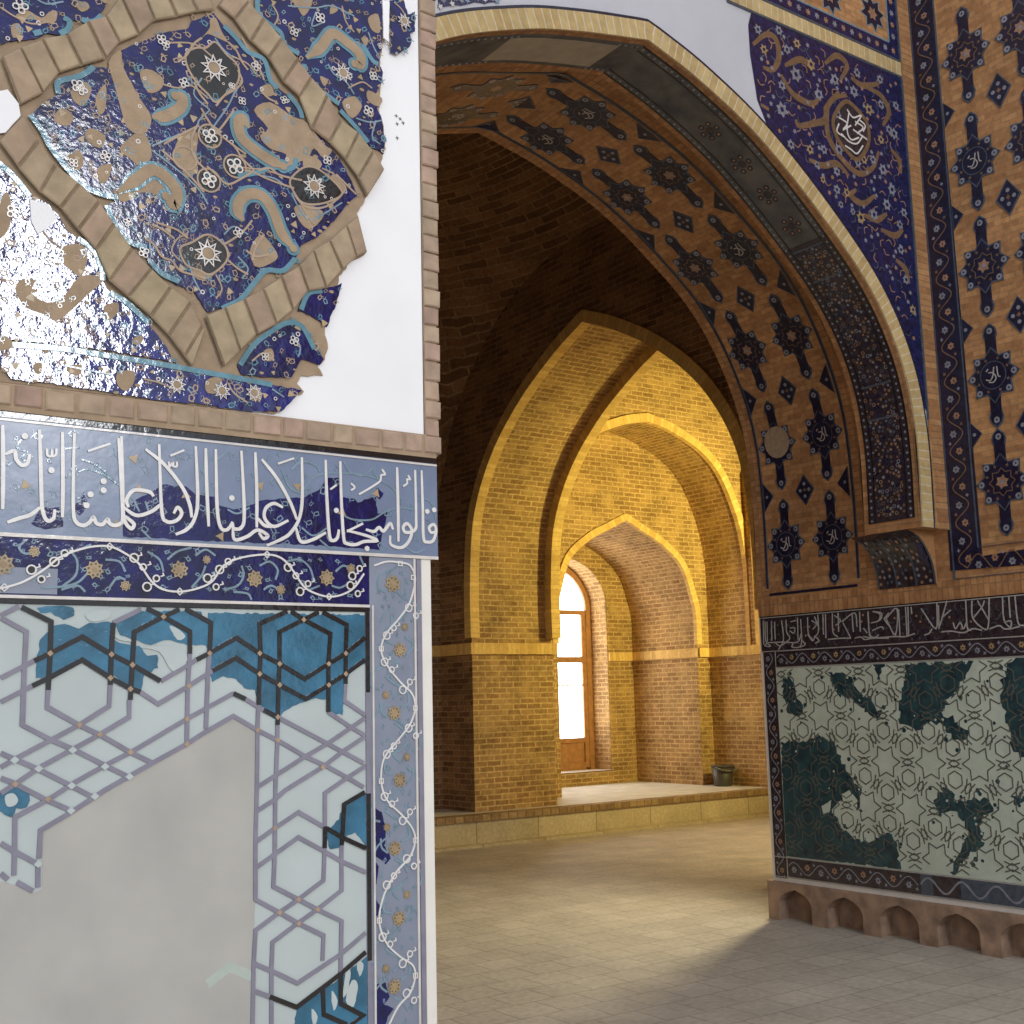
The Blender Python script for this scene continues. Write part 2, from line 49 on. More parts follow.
'SPSC': '51993 54301 53201 55330 54079 55281 54251 54156 53640 53190 52756 53055|54337 53073 55156 52204 56037 51931 57144 51979 57962 52742|58560 55067 59802 55990 60738 55588 60035 54420|61057 54858 62230 54649 63924 55281|55454 50464 55696 50139 57019 50626 58192 51208 58464 52082 59314 52992 60524 53471|59752 53522 58685 52411 58385 51260 58461 50085 59497 49024 61174 48370 62644 49134 63389 50414|62630 54626 64041 54473 64766 53555 64014 52373|56422 48122 57704 48050 59066 48519 60162 47991|60759 47202 60221 46678 61360 46407 62638 47236|64672 50879 65448 50380 65547 49431|61281 45658 62663 45627 63742 46269|62998 45029 64406 44922 65301 45519|52386 50581 53066 50452|64321 43285 65294 42801 65498 41894|54755 53785 56280 54643 57359 54302',
'CART': '60481 53051 61435 52772 62357 52065 62443 50992 61943 50045 61073 49285 60130 49584 59240 50290 58956 51282 59641 52410',
'CARTW': '60425 52492 60971 52099 61800 52462 61116 51595|59573 51718 60326 51518 59886 50996 60713 51486|60611 52408 60284 51102 60613 50515 61434 50865|61145 51874 61916 51673 61261 51090|59661 50668 60399 50324 61188 50394 61857 51111|59974 49946 60543 49824 61116 49700 61783 50412|60885 51262 62237 50938|59532 51303 59281 50701 60029 50496|61566 52125 62136 51869 61886 51392',
'SPFL': '52941 54273 4 55720 53483 6 54231 50775 6 55032 54921 4 57199 54589 5 59437 54245 5 61708 55395 4 54404 55976 4 56000 55621 4 57775 52755 5 54366 52366 4 54851 48690 4 56576 48810 4 57902 49149 4 59355 49520 5 59495 51898 4 62670 53114 5 63969 53823 4 64620 52256 4 65124 52111 5 63692 51318 4 62704 49693 4 63667 49249 5 64456 48067 5 61060 45410 5 62394 45903 5 59012 47977 4 58893 46765 4 59848 46790 4 63812 46895 5 65547 46737 4 57142 47976 3 57615 47115 3 61261 53956 5 64062 55603 4 65572 54201 4 61782 49463 4 61152 49103 4 64926 44081 4 65213 42111 4 65710 40183 4 59181 45848 3 65022 45801 4 60308 45640 3 53724 56349 4 52513 55435 4',
'SPM': '29664 49248 30129 49455 31611 50111 33326 50742 33524 51192 29676 49883',
'GLARE': '',
'NET': '8468 27761 8617 27546 8808 27342 9128 27169 9430 27031|9163 27910 8953 27552 8788 27294|8411 27406 8293 27080 8340 26714 8590 26483 8801 26323|8787 27336 9171 27137 9345 26924 9607 26731|8610 26572 8841 26417 9053 26299 9349 26497 9607 26731|7732 26809 8048 27079 8412 27364|7695 26676 8019 26468 8347 26215 8556 26014|9240 28803 9329 28567 9158 28343 8946 28152 8780 27890|8315 28271 8443 28052 8612 27886|9694 26752 9957 26859 10135 26772 10450 26760 10678 26771|9607 26688 9870 26622 10226 26576 10496 26552|11708 26836 11516 26567 11233 26324 10908 26207 10679 26244 10496 26421|11470 27095 11709 26926 11949 26756|8245 24997 8042 25117 7843 25156 7606 25186|8984 25025 9192 25193 9403 25406 9572 25654|7935 24487 8097 24317 8338 24282 8622 24254|9072 24710 9283 24585 9497 24501|7400 24821 7576 24737 7737 24529 7935 24487|7529 25129 7766 25059 7966 24939|8466 29263 8302 29082 8142 28775 7981 28598|9018 29349 9192 29228 9325 29004 9457 28868|9319 29533 9542 29203 9721 28947 9811 28752|10631 26980 10449 27068 10269 26980|9724 28505 9903 28380 10082 28341|10679 26200 10816 26011 10954 25866|9835 25412 9663 25122 9580 24810|9449 24994 9665 24911 9925 25005',
'NETR': '8663 27219 9197 26716 8655 26289 8157 26627',
'MGAP': '5389 15182 5786 15020 6346 15306 6911 14996 6344 14702 7346 14799 6747 14498 6346 14280 5830 13442',
}
STAR0 = (-5.7438, 1.4283)
BX, BY = 12.407, 12.310
MARKS = [(1.3014, 2.8879), (1.3117, 2.8836), (1.3038, 2.8696), (1.3193, 2.8761), (1.3034, 2.8364)]


def pts(t):
    a = [int(x) / 1e4 for x in t.split()]
    return list(zip(a[0::2], a[1::2]))
def many(t): return [pts(p) for p in t.split('|')]

# ------------------------------------------------------------------ materials
def new_mat(name):
    m = bpy.data.materials.new(name); m.use_nodes = True
    nt = m.node_tree; nt.nodes.clear()
    out = nt.nodes.new('ShaderNodeOutputMaterial'); b = nt.nodes.new('ShaderNodeBsdfPrincipled')
    nt.links.new(b.outputs[0], out.inputs[0])
    return m, nt, b
def N(nt, t, **kw):
    n = nt.nodes.new(t)
    for k, v in kw.items():
        if k in n.inputs: n.inputs[k].default_value = v
        else: setattr(n, k, v)
    return n
def rgba(c): return (c[0], c[1], c[2], 1)
def srgb(r, g, b):
    f = lambda v: v / 255 / 12.92 if v <= 10 else ((v / 255 + .055) / 1.055) ** 2.4
    return (f(r), f(g), f(b))
def plain(name, col, rough=.6, var=.18, scale=18, bump=.0, bscale=60, spec=.5, col2=None, cscale=None, sharp=None, island=0, bdist=.004):
    m, nt, b = new_mat(name)
    geo = N(nt, 'ShaderNodeNewGeometry')
    n1 = N(nt, 'ShaderNodeTexNoise', Scale=scale, Detail=5.0)
    nt.links.new(geo.outputs['Position'], n1.inputs['Vector'])
    r = N(nt, 'ShaderNodeValToRGB'); e = r.color_ramp.elements
    c2 = col2 or tuple(c * (1 - var) for c in col)
    e[0].color = rgba(c2); e[1].color = rgba(tuple(min(1, c * (1 + var * .5)) for c in col))
    e[0].position, e[1].position = sharp or (.3, .65)
    nt.links.new(n1.outputs[0], r.inputs[0])
    src = r.outputs[0]
    if island:
        hv = N(nt, 'ShaderNodeHueSaturation')
        mr = N(nt, 'ShaderNodeMapRange'); mr.inputs[3].default_value = 1 - island; mr.inputs[4].default_value = 1 + island
        nt.links.new(geo.outputs['Random Per Island'], mr.inputs[0])
        nt.links.new(mr.outputs[0], hv.inputs['Value']); nt.links.new(src, hv.inputs['Color'])
        mh = N(nt, 'ShaderNodeMapRange'); mh.inputs[3].default_value = .485; mh.inputs[4].default_value = .515
        mm = N(nt, 'ShaderNodeMath', operation='FRACT'); m7 = N(nt, 'ShaderNodeMath', operation='MULTIPLY'); m7.inputs[1].default_value = 7.31
        nt.links.new(geo.outputs['Random Per Island'], m7.inputs[0]); nt.links.new(m7.outputs[0], mm.inputs[0])
        nt.links.new(mm.outputs[0], mh.inputs[0]); nt.links.new(mh.outputs[0], hv.inputs['Hue'])
        src = hv.outputs[0]
    nt.links.new(src, b.inputs['Base Color'])
    b.inputs['Roughness'].default_value = rough; b.inputs['Specular IOR Level'].default_value = spec
    if bump:
        n2 = N(nt, 'ShaderNodeTexNoise', Scale=bscale, Detail=3.0)
        nt.links.new(geo.outputs['Position'], n2.inputs['Vector'])
        bp = N(nt, 'ShaderNodeBump', Strength=bump, Distance=bdist)
        nt.links.new(n2.outputs[0], bp.inputs['Height']); nt.links.new(bp.outputs[0], b.inputs['Normal'])
    return m
def brick(name, c1, c2, mortar, w=.21, h=.063, ms=.007, rough=.85, bump=.5, off=.5, wear=.35, spec=.3, smear=None):
    m, nt, b = new_mat(name)
    uv = N(nt, 'ShaderNodeUVMap'); geo = N(nt, 'ShaderNodeNewGeometry')
    wob = N(nt, 'ShaderNodeTexNoise', Scale=9.0, Detail=2.0); nt.links.new(geo.outputs['Position'], wob.inputs['Vector'])
    mx = N(nt, 'ShaderNodeVectorMath', operation='MULTIPLY_ADD'); mx.inputs[1].default_value = (.012, .012, 0)
    nt.links.new(wob.outputs['Color'], mx.inputs[0]); nt.links.new(uv.outputs[0], mx.inputs[2])
    t = N(nt, 'ShaderNodeTexBrick'); t.offset = off
    for k, v in {'Scale': 1.0, 'Brick Width': w, 'Row Height': h, 'Mortar Size': ms, 'Mortar Smooth': .3, 'Bias': 0.0}.items(): t.inputs[k].default_value = v
    t.inputs['Color1'].default_value = rgba(c1); t.inputs['Color2'].default_value = rgba(c2); t.inputs['Mortar'].default_value = rgba(mortar)
    nt.links.new(mx.outputs[0], t.inputs['Vector'])
    n1 = N(nt, 'ShaderNodeTexNoise', Scale=2.2, Detail=6.0); nt.links.new(geo.outputs['Position'], n1.inputs['Vector'])
    n3 = N(nt, 'ShaderNodeTexNoise', Scale=26.0, Detail=4.0); nt.links.new(geo.outputs['Position'], n3.inputs['Vector'])
    ad = N(nt, 'ShaderNodeMath', operation='ADD'); nt.links.new(n1.outputs[0], ad.inputs[0]); nt.links.new(n3.outputs[0], ad.inputs[1])
    mr = N(nt, 'ShaderNodeMapRange'); mr.inputs[1].default_value = .7; mr.inputs[2].default_value = 1.3; mr.inputs[3].default_value = 1 - wear; mr.inputs[4].default_value = 1 + wear * .6
    nt.links.new(ad.outputs[0], mr.inputs[0])
    hv = N(nt, 'ShaderNodeHueSaturation'); nt.links.new(mr.outputs[0], hv.inputs['Value']); nt.links.new(t.outputs[0], hv.inputs['Color'])
    src = hv.outputs[0]
    if smear:
        n4 = N(nt, 'ShaderNodeTexNoise', Scale=5.0, Detail=5.0); nt.links.new(geo.outputs['Position'], n4.inputs['Vector'])
        cr_ = N(nt, 'ShaderNodeMapRange'); cr_.inputs[1].default_value = .5; cr_.inputs[2].default_value = .68; nt.links.new(n4.outputs[0], cr_.inputs[0])
        cr_.inputs[4].default_value = .65
        mc = N(nt, 'ShaderNodeMix', data_type='RGBA'); mc.inputs[7].default_value = rgba(smear)
        nt.links.new(cr_.outputs[0], mc.inputs[0]); nt.links.new(src, mc.inputs[6]); src = mc.outputs[2]
    nt.links.new(src, b.inputs['Base Color'])
    b.inputs['Roughness'].default_value = rough; b.inputs['Specular IOR Level'].default_value = spec
    hs = N(nt, 'ShaderNodeMath', operation='MULTIPLY_ADD'); hs.inputs[1].default_value = .35
    inv = N(nt, 'ShaderNodeMath', operation='SUBTRACT'); inv.inputs[0].default_value = 1; nt.links.new(t.outputs['Fac'], inv.inputs[1])
    nt.links.new(n3.outputs[0], hs.inputs[0]); nt.links.new(inv.outputs[0], hs.inputs[2])
    bp = N(nt, 'ShaderNodeBump', Strength=bump, Distance=.01)
    nt.links.new(hs.outputs[0], bp.inputs['Height']); nt.links.new(bp.outputs[0], b.inputs['Normal'])
    return m
def glaze(name, col, var=.35, rough=.12, bump=.09, bscale=70, spec=.6, scale=30, col2=None):
    return plain(name, col, rough=rough, var=var, scale=scale, bump=bump, bscale=bscale, spec=spec, col2=col2, bdist=.006)
def glow(name, col, st):
    m, nt, b = new_mat(name)
    b.inputs['Base Color'].default_value = rgba(col); b.inputs['Emission Color'].default_value = rgba(col); b.inputs['Emission Strength'].default_value = st
    return m

MT = {}
MT['cobalt'] = glaze('cobalt_glaze', srgb(22, 24, 90), col2=srgb(16, 16, 56), bump=.13, spec=.5)
MT['cobalt_wavy'] = glaze('rippled_cobalt_glaze', srgb(30, 36, 112), col2=srgb(22, 24, 78), bump=.25, bscale=46, rough=.07, spec=.7)
MT['turq'] = glaze('turquoise_glaze', srgb(92, 136, 154), var=.22)
MT['sky'] = glaze('pale_blue_glaze', srgb(124, 148, 164), var=.2)
MT['black'] = glaze('black_glaze', srgb(30, 28, 32), var=.3)
MT['white'] = glaze('white_glaze', srgb(214, 208, 204), var=.12, rough=.2, bump=.1)
MT['ochre'] = glaze('ochre_glaze', srgb(166, 142, 104), var=.3, rough=.35)
MT['tan'] = plain('bare_biscuit', srgb(164, 142, 118), rough=.9, var=.16, scale=30, bump=.3, bscale=90)
MT['line'] = plain('biscuit_line', srgb(172, 150, 130), rough=.7, var=.15, scale=40)
MT['plaster'] = plain('white_plaster', srgb(243, 243, 247), rough=.9, var=.035, scale=5, bump=.06, bscale=30)
MT['plaster_grey'] = plain('smooth_grey_plaster', srgb(178, 176, 172), rough=.9, var=.12, scale=6, bump=.1, bscale=40)
MT['plaster_spandrel'] = plain('fresh_plaster', srgb(204, 206, 216), rough=.9, var=.05, scale=4, bump=.05, bscale=30)
MT['mint'] = plain('mint_plaster', srgb(186, 196, 197), rough=.75, var=.07, scale=8, bump=.05, bscale=40)
MT['bluegrey'] = plain('slate_blue_paint', srgb(116, 130, 158), rough=.24, var=.12, scale=10, bump=.12, bscale=30, spec=.5)
MT['greyblue'] = plain('grey_blue_paint', srgb(130, 138, 157), rough=.4, var=.12, scale=14, bump=.1)
MT['violetgrey'] = plain('violet_grey_line', srgb(132, 129, 146), rough=.6, var=.12, scale=30)
MT['knot'] = plain('tan_knot', srgb(172, 148, 124), rough=.6, var=.2, scale=60)
MT['letter'] = plain('white_lettering', srgb(222, 219, 218), rough=.3, var=.08, scale=40, bump=.08)
MT['teal'] = glaze('teal_glaze', srgb(54, 112, 144), col2=srgb(40, 88, 112), scale=14, bump=.2)
MT['band_brick'] = plain('weathered_brick', srgb(170, 146, 128), rough=.9, var=.22, scale=26, bump=.5, bscale=70, island=.12)
MT['strap_brick'] = plain('cut_brick', srgb(164, 144, 121), rough=.9, var=.24, scale=22, bump=.35, bscale=70, island=.09)
MT['grout'] = plain('dark_grout', srgb(140, 122, 100), rough=.95, var=.25, scale=40)
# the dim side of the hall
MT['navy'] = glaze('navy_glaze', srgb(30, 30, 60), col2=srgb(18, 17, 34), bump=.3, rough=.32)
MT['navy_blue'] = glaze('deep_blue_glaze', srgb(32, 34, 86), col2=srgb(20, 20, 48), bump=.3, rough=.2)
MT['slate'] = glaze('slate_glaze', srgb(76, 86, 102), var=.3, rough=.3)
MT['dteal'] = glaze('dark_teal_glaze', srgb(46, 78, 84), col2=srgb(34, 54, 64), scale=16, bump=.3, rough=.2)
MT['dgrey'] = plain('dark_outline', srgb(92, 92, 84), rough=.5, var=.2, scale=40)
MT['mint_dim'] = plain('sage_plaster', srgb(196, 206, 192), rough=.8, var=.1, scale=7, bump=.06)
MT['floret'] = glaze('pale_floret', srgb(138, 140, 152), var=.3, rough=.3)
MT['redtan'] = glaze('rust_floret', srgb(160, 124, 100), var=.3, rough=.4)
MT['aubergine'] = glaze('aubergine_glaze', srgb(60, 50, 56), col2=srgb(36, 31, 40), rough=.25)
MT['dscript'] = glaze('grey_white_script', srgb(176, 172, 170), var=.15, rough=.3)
MT['brown_scroll'] = glaze('brown_scroll', srgb(124, 97, 72), var=.3, rough=.4)
MT['rib_patch'] = plain('rib_mortar', srgb(100, 96, 90), rough=.85, var=.3, scale=9, col2=srgb(70, 70, 72), bump=.2)
MT['rib_light'] = plain('rib_pale_patch', srgb(170, 158, 140), rough=.9, var=.12, scale=12, bump=.15)
MT['face_brick'] = brick('tan_facing_brick', srgb(196, 148, 100), srgb(168, 118, 78), srgb(160, 130, 98), w=.11, h=.036, ms=.003, wear=.3)
MT['sold_brick'] = brick('soldier_brick', srgb(192, 144, 98), srgb(166, 116, 76), srgb(150, 116, 84), w=.042, h=.16, ms=.004, off=0, wear=.3)
MT['arch_brick'] = brick('pale_arch_brick', srgb(208, 184, 134), srgb(192, 164, 114), srgb(216, 204, 176), w=.055, h=.3, ms=.005, off=0, wear=.2)
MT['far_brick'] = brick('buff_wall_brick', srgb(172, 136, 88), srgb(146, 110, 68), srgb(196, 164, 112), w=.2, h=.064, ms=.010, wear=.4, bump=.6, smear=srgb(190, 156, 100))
MT['dark_brick'] = brick('shaded_brick', srgb(150, 114, 80), srgb(106, 76, 52), srgb(160, 130, 98), w=.235, h=.064, ms=.008, wear=.45, bump=.7)  # darker copy of the buff brick, shade of the unlit bay in its colour
MT['trim_brick'] = brick('buff_edge_brick', srgb(226, 190, 118), srgb(204, 164, 96), srgb(200, 164, 104), w=.06, h=.4, ms=.005, off=0, wear=.2)
MT['nose_brick'] = brick('nosing_brick', srgb(176, 148, 106), srgb(140, 112, 78), srgb(120, 98, 70), w=.12, h=.2, ms=.008, off=0, wear=.35)
MT['slab'] = brick('kerb_limestone', srgb(206, 192, 156), srgb(188, 172, 136), srgb(140, 124, 94), w=.86, h=.5, ms=.006, off=0, wear=.25, bump=.2)
MT['floor'] = brick('floor_paver', srgb(200, 192, 180), srgb(190, 182, 170), srgb(170, 160, 148), w=.27, h=.25, ms=.006, rough=.7, wear=.22, bump=.3)
MT['stone_top'] = plain('pale_stone_floor', srgb(200, 194, 190), rough=.7, var=.15, scale=5, bump=.1)
MT['plinth'] = plain('brown_plinth_stone', srgb(166, 138, 116), rough=.9, var=.3, scale=9, bump=.35, bscale=40, col2=srgb(126, 104, 90))
MT['wood'] = plain('honey_wood', srgb(162, 112, 68), rough=.5, var=.25, scale=14, bump=.1)
MT['pane'] = glow('bright_daylit_glass', (.95, .97, 1), 7.0)
MT['bucket'] = plain('dark_grey_plastic', srgb(72, 68, 62), rough=.5, var=.15, scale=20)
MT['metal'] = plain('dull_metal', srgb(120, 118, 112), rough=.4, var=.1)
MT['cream'] = plain('cream_plaster_edge', srgb(232, 228, 222), rough=.9, var=.06, scale=10, bump=.08)
MT['chev'] = plain('faded_green_glaze', srgb(178, 190, 182), rough=.7, var=.1, scale=20)

# ------------------------------------------------------------------ mesh building
class MB:
    def __init__(s): s.v = []; s.f = []; s.uv = []; s.mi = []; s.mats = []
    def face(s, P, uv=None, mat=None, flip=False):
        b = len(s.v); s.v += [tuple(p) for p in P]
        idx = list(range(b, b + len(P))); uv = list(uv) if uv else [(0, 0)] * len(P)
        if flip: idx.reverse(); uv.reverse()
        s.f.append(idx); s.uv += uv
        if mat not in s.mats: s.mats.append(mat)
        s.mi.append(s.mats.index(mat))
    def box(s, a, b, mat=None):
        (x0, y0, z0), (x1, y1, z1) = a, b
        for P, ax in ((((x0,y0,z0),(x0,y0,z1),(x0,y1,z1),(x0,y1,z0)),0), (((x1,y0,z0),(x1,y1,z0),(x1,y1,z1),(x1,y0,z1)),0),
                      (((x0,y0,z0),(x1,y0,z0),(x1,y0,z1),(x0,y0,z1)),1), (((x0,y1,z0),(x0,y1,z1),(x1,y1,z1),(x1,y1,z0)),1),
                      (((x0,y0,z0),(x0,y1,z0),(x1,y1,z0),(x1,y0,z0)),2), (((x0,y0,z1),(x1,y0,z1),(x1,y1,z1),(x0,y1,z1)),2)):
            s.face(P, [((p[1],p[2]),(p[0],p[2]),(p[0],p[1]))[ax] for p in P], mat)
    def rect(s, ax, c, a0, a1, b0, b1, mat=None):
        P = {0: [(c,a0,b0),(c,a1,b0),(c,a1,b1),(c,a0,b1)], 1: [(a0,c,b0),(a1,c,b0),(a1,c,b1),(a0,c,b1)], 2: [(a0,b0,c),(a1,b0,c),(a1,b1,c),(a0,b1,c)]}[ax]
        s.face(P, [(a0,b0),(a1,b0),(a1,b1),(a0,b1)], mat)
    def build(s, name, mat=None, parent=None, smooth=False, weld=False):
        me = bpy.data.meshes.new(name); me.from_pydata(s.v, [], s.f)
        ul = me.uv_layers.new(name='UVMap')
        for i, c in enumerate(s.uv): ul.data[i].uv = c
        for m in s.mats: me.materials.append(MT[m or mat])
        for p, i in zip(me.polygons, s.mi): p.material_index = i
        if weld:
            import bmesh
            bm = bmesh.new(); bm.from_mesh(me); bmesh.ops.remove_doubles(bm, verts=bm.verts, dist=1e-5); bm.to_mesh(me); bm.free()
        if smooth:
            for p in me.polygons: p.use_smooth = True
        me.update()
        o = bpy.data.objects.new(name, me); C.objects.link(o)
        if parent:
            o.parent = parent
            w = parent.location.copy()
            if parent.parent: w += parent.parent.location
            o.location = -w if parent.type == 'EMPTY' else (0, 0, 0)
        return o
def thing(name, label, cat, loc, group=None):
    o = bpy.data.objects.new(name, None); C.objects.link(o); o.location = loc; o.empty_display_size = .05
    return tag(o, label, cat, group)
def tag(o, label, cat, group=None):
    o['label'] = label; o['category'] = cat
    if group: o['group'] = group
    return o
def struct(o, label=None, cat=None):
    o['kind'] = 'structure'
    if label: o['label'] = label
    if cat: o['category'] = cat
    return o

def crom(P, n=5, closed=False):
    if len(P) < 3: return list(P)
    out = []; m = len(P); rng = range(m if closed else m - 1)
    for i in rng:
        b, c = P[i], P[(i+1) % m]
        a = P[i-1] if (i or closed) else (2*b[0]-c[0], 2*b[1]-c[1])
        d = P[(i+2) % m] if (closed or i + 2 < m) else (2*c[0]-b[0], 2*c[1]-b[1])
        for k in range(n):
            t = k / n
            out.append(tuple(.5*((2*b[j])+(c[j]-a[j])*t+(2*a[j]-5*b[j]+4*c[j]-d[j])*t*t+(3*b[j]-a[j]-3*c[j]+d[j])*t**3) for j in (0, 1)))
    if not closed: out.append(P[-1])
    return out
def rough(P, amp, step=.012, seed=1):
    r = random.Random(seed); out = []
    for i, a in enumerate(P):
        b = P[(i+1) % len(P)]; L = math.hypot(b[0]-a[0], b[1]-a[1]); n = max(1, int(L / step))
        for k in range(n):
            t = k / n; out.append((a[0]+(b[0]-a[0])*t + r.uniform(-amp, amp)*(k > 0), a[1]+(b[1]-a[1])*t + r.uniform(-amp, amp)*(k > 0)))
    return out
def inside(p, P):
    c = False; j = len(P) - 1
    for i in range(len(P)):
        if (P[i][1] > p[1]) != (P[j][1] > p[1]) and p[0] < (P[j][0]-P[i][0])*(p[1]-P[i][1])/(P[j][1]-P[i][1])+P[i][0]: c = not c
        j = i
    return c
# surfaces: (u to the right, v up as one faces it, h out of the wall)
XR, YF, YL, XC = 6.784, 4.614, 2.2, 4.35
def SL(u, v, h): return (u, YL - h, v)
def SR(u, v, h): return (XR - h, -u, v)
def SF(u, v, h): return (u, YF - h, v)
def half(P, n=8):
    c = crom(P, n); return c
def arch(P, xc, n=8, Q=None):
    c = crom(P, n); e = crom(Q, n) if Q else c
    return [(xc + d, z) for d, z in c] + [(xc - d, z) for d, z in e[::-1][1:]]
SOFF = arch([(2.434,2.30),(2.434,3.0),(2.37,3.567),(2.165,4.046),(1.879,4.427),(1.497,4.725),(1.036,5.006),(.508,5.208),(0,5.33)], XC, 8, [(2.72,2.3),(2.72,3.0),(2.6,3.62),(2.18,4.22),(1.55,4.72),(.92,5.05),(.36,5.225),(0,5.33)])
RIB = arch([(2.15,2.60),(2.155,3.2),(2.056,3.661),(1.804,4.077),(1.371,4.476),(.871,4.832),(.395,5.06),(0,5.19)], XC, 8, [(2.5,2.6),(2.5,3.2),(2.36,3.75),(1.95,4.33),(1.39,4.745),(.885,4.97),(.486,5.087),(0,5.19)])
def lens(P):
    s = [0]
    for a, b in zip(P[:-1], P[1:]): s.append(s[-1] + math.hypot(b[0]-a[0], b[1]-a[1]))
    return s
def normals(P):
    # normal pointing inward (towards the opening) for a right-to-left profile
    out = []
    for i in range(len(P)):
        a = P[max(0, i-1)]; b = P[min(len(P)-1, i+1)]; dx, dz = b[0]-a[0], b[1]-a[1]; L = math.hypot(dx, dz) or 1
        out.append((-dz / L, dx / L))
    return out
def curved(P):
    s = lens(P); nn = normals(P)
    def f(u, v, h):
        i = 0
        v = max(0, min(s[-1] - 1e-6, v))
        while s[i+1] < v: i += 1
        t = (v - s[i]) / (s[i+1] - s[i])
        x = P[i][0] + (P[i+1][0]-P[i][0])*t; z = P[i][1] + (P[i+1][1]-P[i][1])*t
        nx = nn[i][0] + (nn[i+1][0]-nn[i][0])*t; nz = nn[i][1] + (nn[i+1][1]-nn[i][1])*t
        return (x + nx*h, -u, z + nz*h)
    return f
SS, SB = curved(SOFF), curved(RIB)
CURVED = (SS, SB)
KC = [0]
def kick():
    KC[0] += 1; return (KC[0] % 17)*1.6e-5
def poly(mb, S, P, h0, h1, mat=None):
    n = len(P)
    if n < 3: return
    h1 += kick()
    top = [S(u, v, h1) for u, v in P]; bot = [S(u, v, h0) for u, v in P]
    if S in CURVED:
        cu, cv = sum(p[0] for p in P)/n, sum(p[1] for p in P)/n; cc = S(cu, cv, h1)
        for i in range(n): mb.face([cc, top[i], top[(i+1) % n]], None, mat)
    else: mb.face(top, P, mat)
    for i in range(n):
        j = (i+1) % n
        mb.face([bot[i], bot[j], top[j], top[i]], [P[i], P[j], P[j], P[i]], mat)
def strip(mb, S, P, w, h0, h1, mat=None, closed=False, taper=None):
    n = len(P)
    if n < 2: return
    Lf, Rt = [], []
    for i in range(n):
        if closed: a, b = P[i-1], P[(i+1) % n]
        else: a, b = P[max(0, i-1)], P[min(n-1, i+1)]
        dx, dy = b[0]-a[0], b[1]-a[1]; L = math.hypot(dx, dy) or 1e-9
        k = w / 2
        if not closed and 0 < i < n-1:   # mitre
            p0, p1, p2 = P[i-1], P[i], P[i+1]
            d1 = (p1[0]-p0[0], p1[1]-p0[1]); d2 = (p2[0]-p1[0], p2[1]-p1[1])
            q = (math.hypot(*d1)*math.hypot(*d2)) or 1e-9
            co = max(-1, min(1, (d1[0]*d2[0]+d1[1]*d2[1]) / q)); k /= max(.55, math.sqrt((1 + co) / 2))
        if taper: k *= taper(i / (n-1))
        nx, ny = -dy / L * k, dx / L * k
        Lf.append((P[i][0]+nx, P[i][1]+ny)); Rt.append((P[i][0]-nx, P[i][1]-ny))
    m = n if closed else n - 1
    h1 += kick(); hb = h1
    for i in range(m):
        h1 = hb + min(i, 60)*2.5e-6
        j = (i+1) % n
        q = [Rt[i], Rt[j], Lf[j], Lf[i]]
        mb.face([S(u, v, h1) for u, v in q], q, mat)
        mb.face([S(*Lf[i], h1), S(*Lf[j], h1), S(*Lf[j], h0), S(*Lf[i], h0)], None, mat)
        mb.face([S(*Rt[j], h1), S(*Rt[i], h1), S(*Rt[i], h0), S(*Rt[j], h0)], None, mat)
    if not closed:
        mb.face([S(*Rt[0], h1), S(*Lf[0], h1), S(*Lf[0], h0), S(*Rt[0], h0)], None, mat)
        mb.face([S(*Lf[-1], h1), S(*Rt[-1], h1), S(*Rt[-1], h0), S(*Lf[-1], h0)], None, mat)
def curve(mb, S, P, w, h0, h1, n=5, **k): strip(mb, S, crom(P, n), w, h0, h1, **k)
def disc(u, v, r, n=12, a0=0, e=1): return [(u + r*math.cos(a0 + 2*PI*k/n), v + r*e*math.sin(a0 + 2*PI*k/n)) for k in range(n)]
def star(u, v, R, r, n=8, a0=0): return [(u + (R if k % 2 == 0 else r)*math.cos(a0 + PI*k/n), v + (R if k % 2 == 0 else r)*math.sin(a0 + PI*k/n)) for k in range(2*n)]
def grid(mb, S, u0, u1, v0, v1, h0, h1, nu, nv, mat=None):
    for i in range(nu):
        for j in range(nv):
            a, b = u0+(u1-u0)*i/nu, u0+(u1-u0)*(i+1)/nu; c, d = v0+(v1-v0)*j/nv, v0+(v1-v0)*(j+1)/nv
            q = [(a,c),(b,c),(b,d),(a,d)]; mb.face([S(u, v, h1) for u, v in q], q, mat)
    for (a, b) in ((u0, None), (u1, None)):
        for j in range(nv):
            c, d = v0+(v1-v0)*j/nv, v0+(v1-v0)*(j+1)/nv
            mb.face([S(a,c,h0),S(a,d,h0),S(a,d,h1),S(a,c,h1)], None, mat)
    for c in (v0, v1):
        for i in range(nu):
            a, b = u0+(u1-u0)*i/nu, u0+(u1-u0)*(i+1)/nu
            mb.face([S(a,c,h0),S(b,c,h0),S(b,c,h1),S(a,c,h1)], None, mat)
def scatter(P, n, dmin, seed):
    r = random.Random(seed); xs = [p[0] for p in P]; ys = [p[1] for p in P]; out = []; tries = 0
    while len(out) < n and tries < n * 60:
        tries += 1
        p = (r.uniform(min(xs), max(xs)), r.uniform(min(ys), max(ys)))
        if inside(p, P) and all(math.hypot(p[0]-q[0], p[1]-q[1]) > dmin for q in out): out.append(p)
    return out
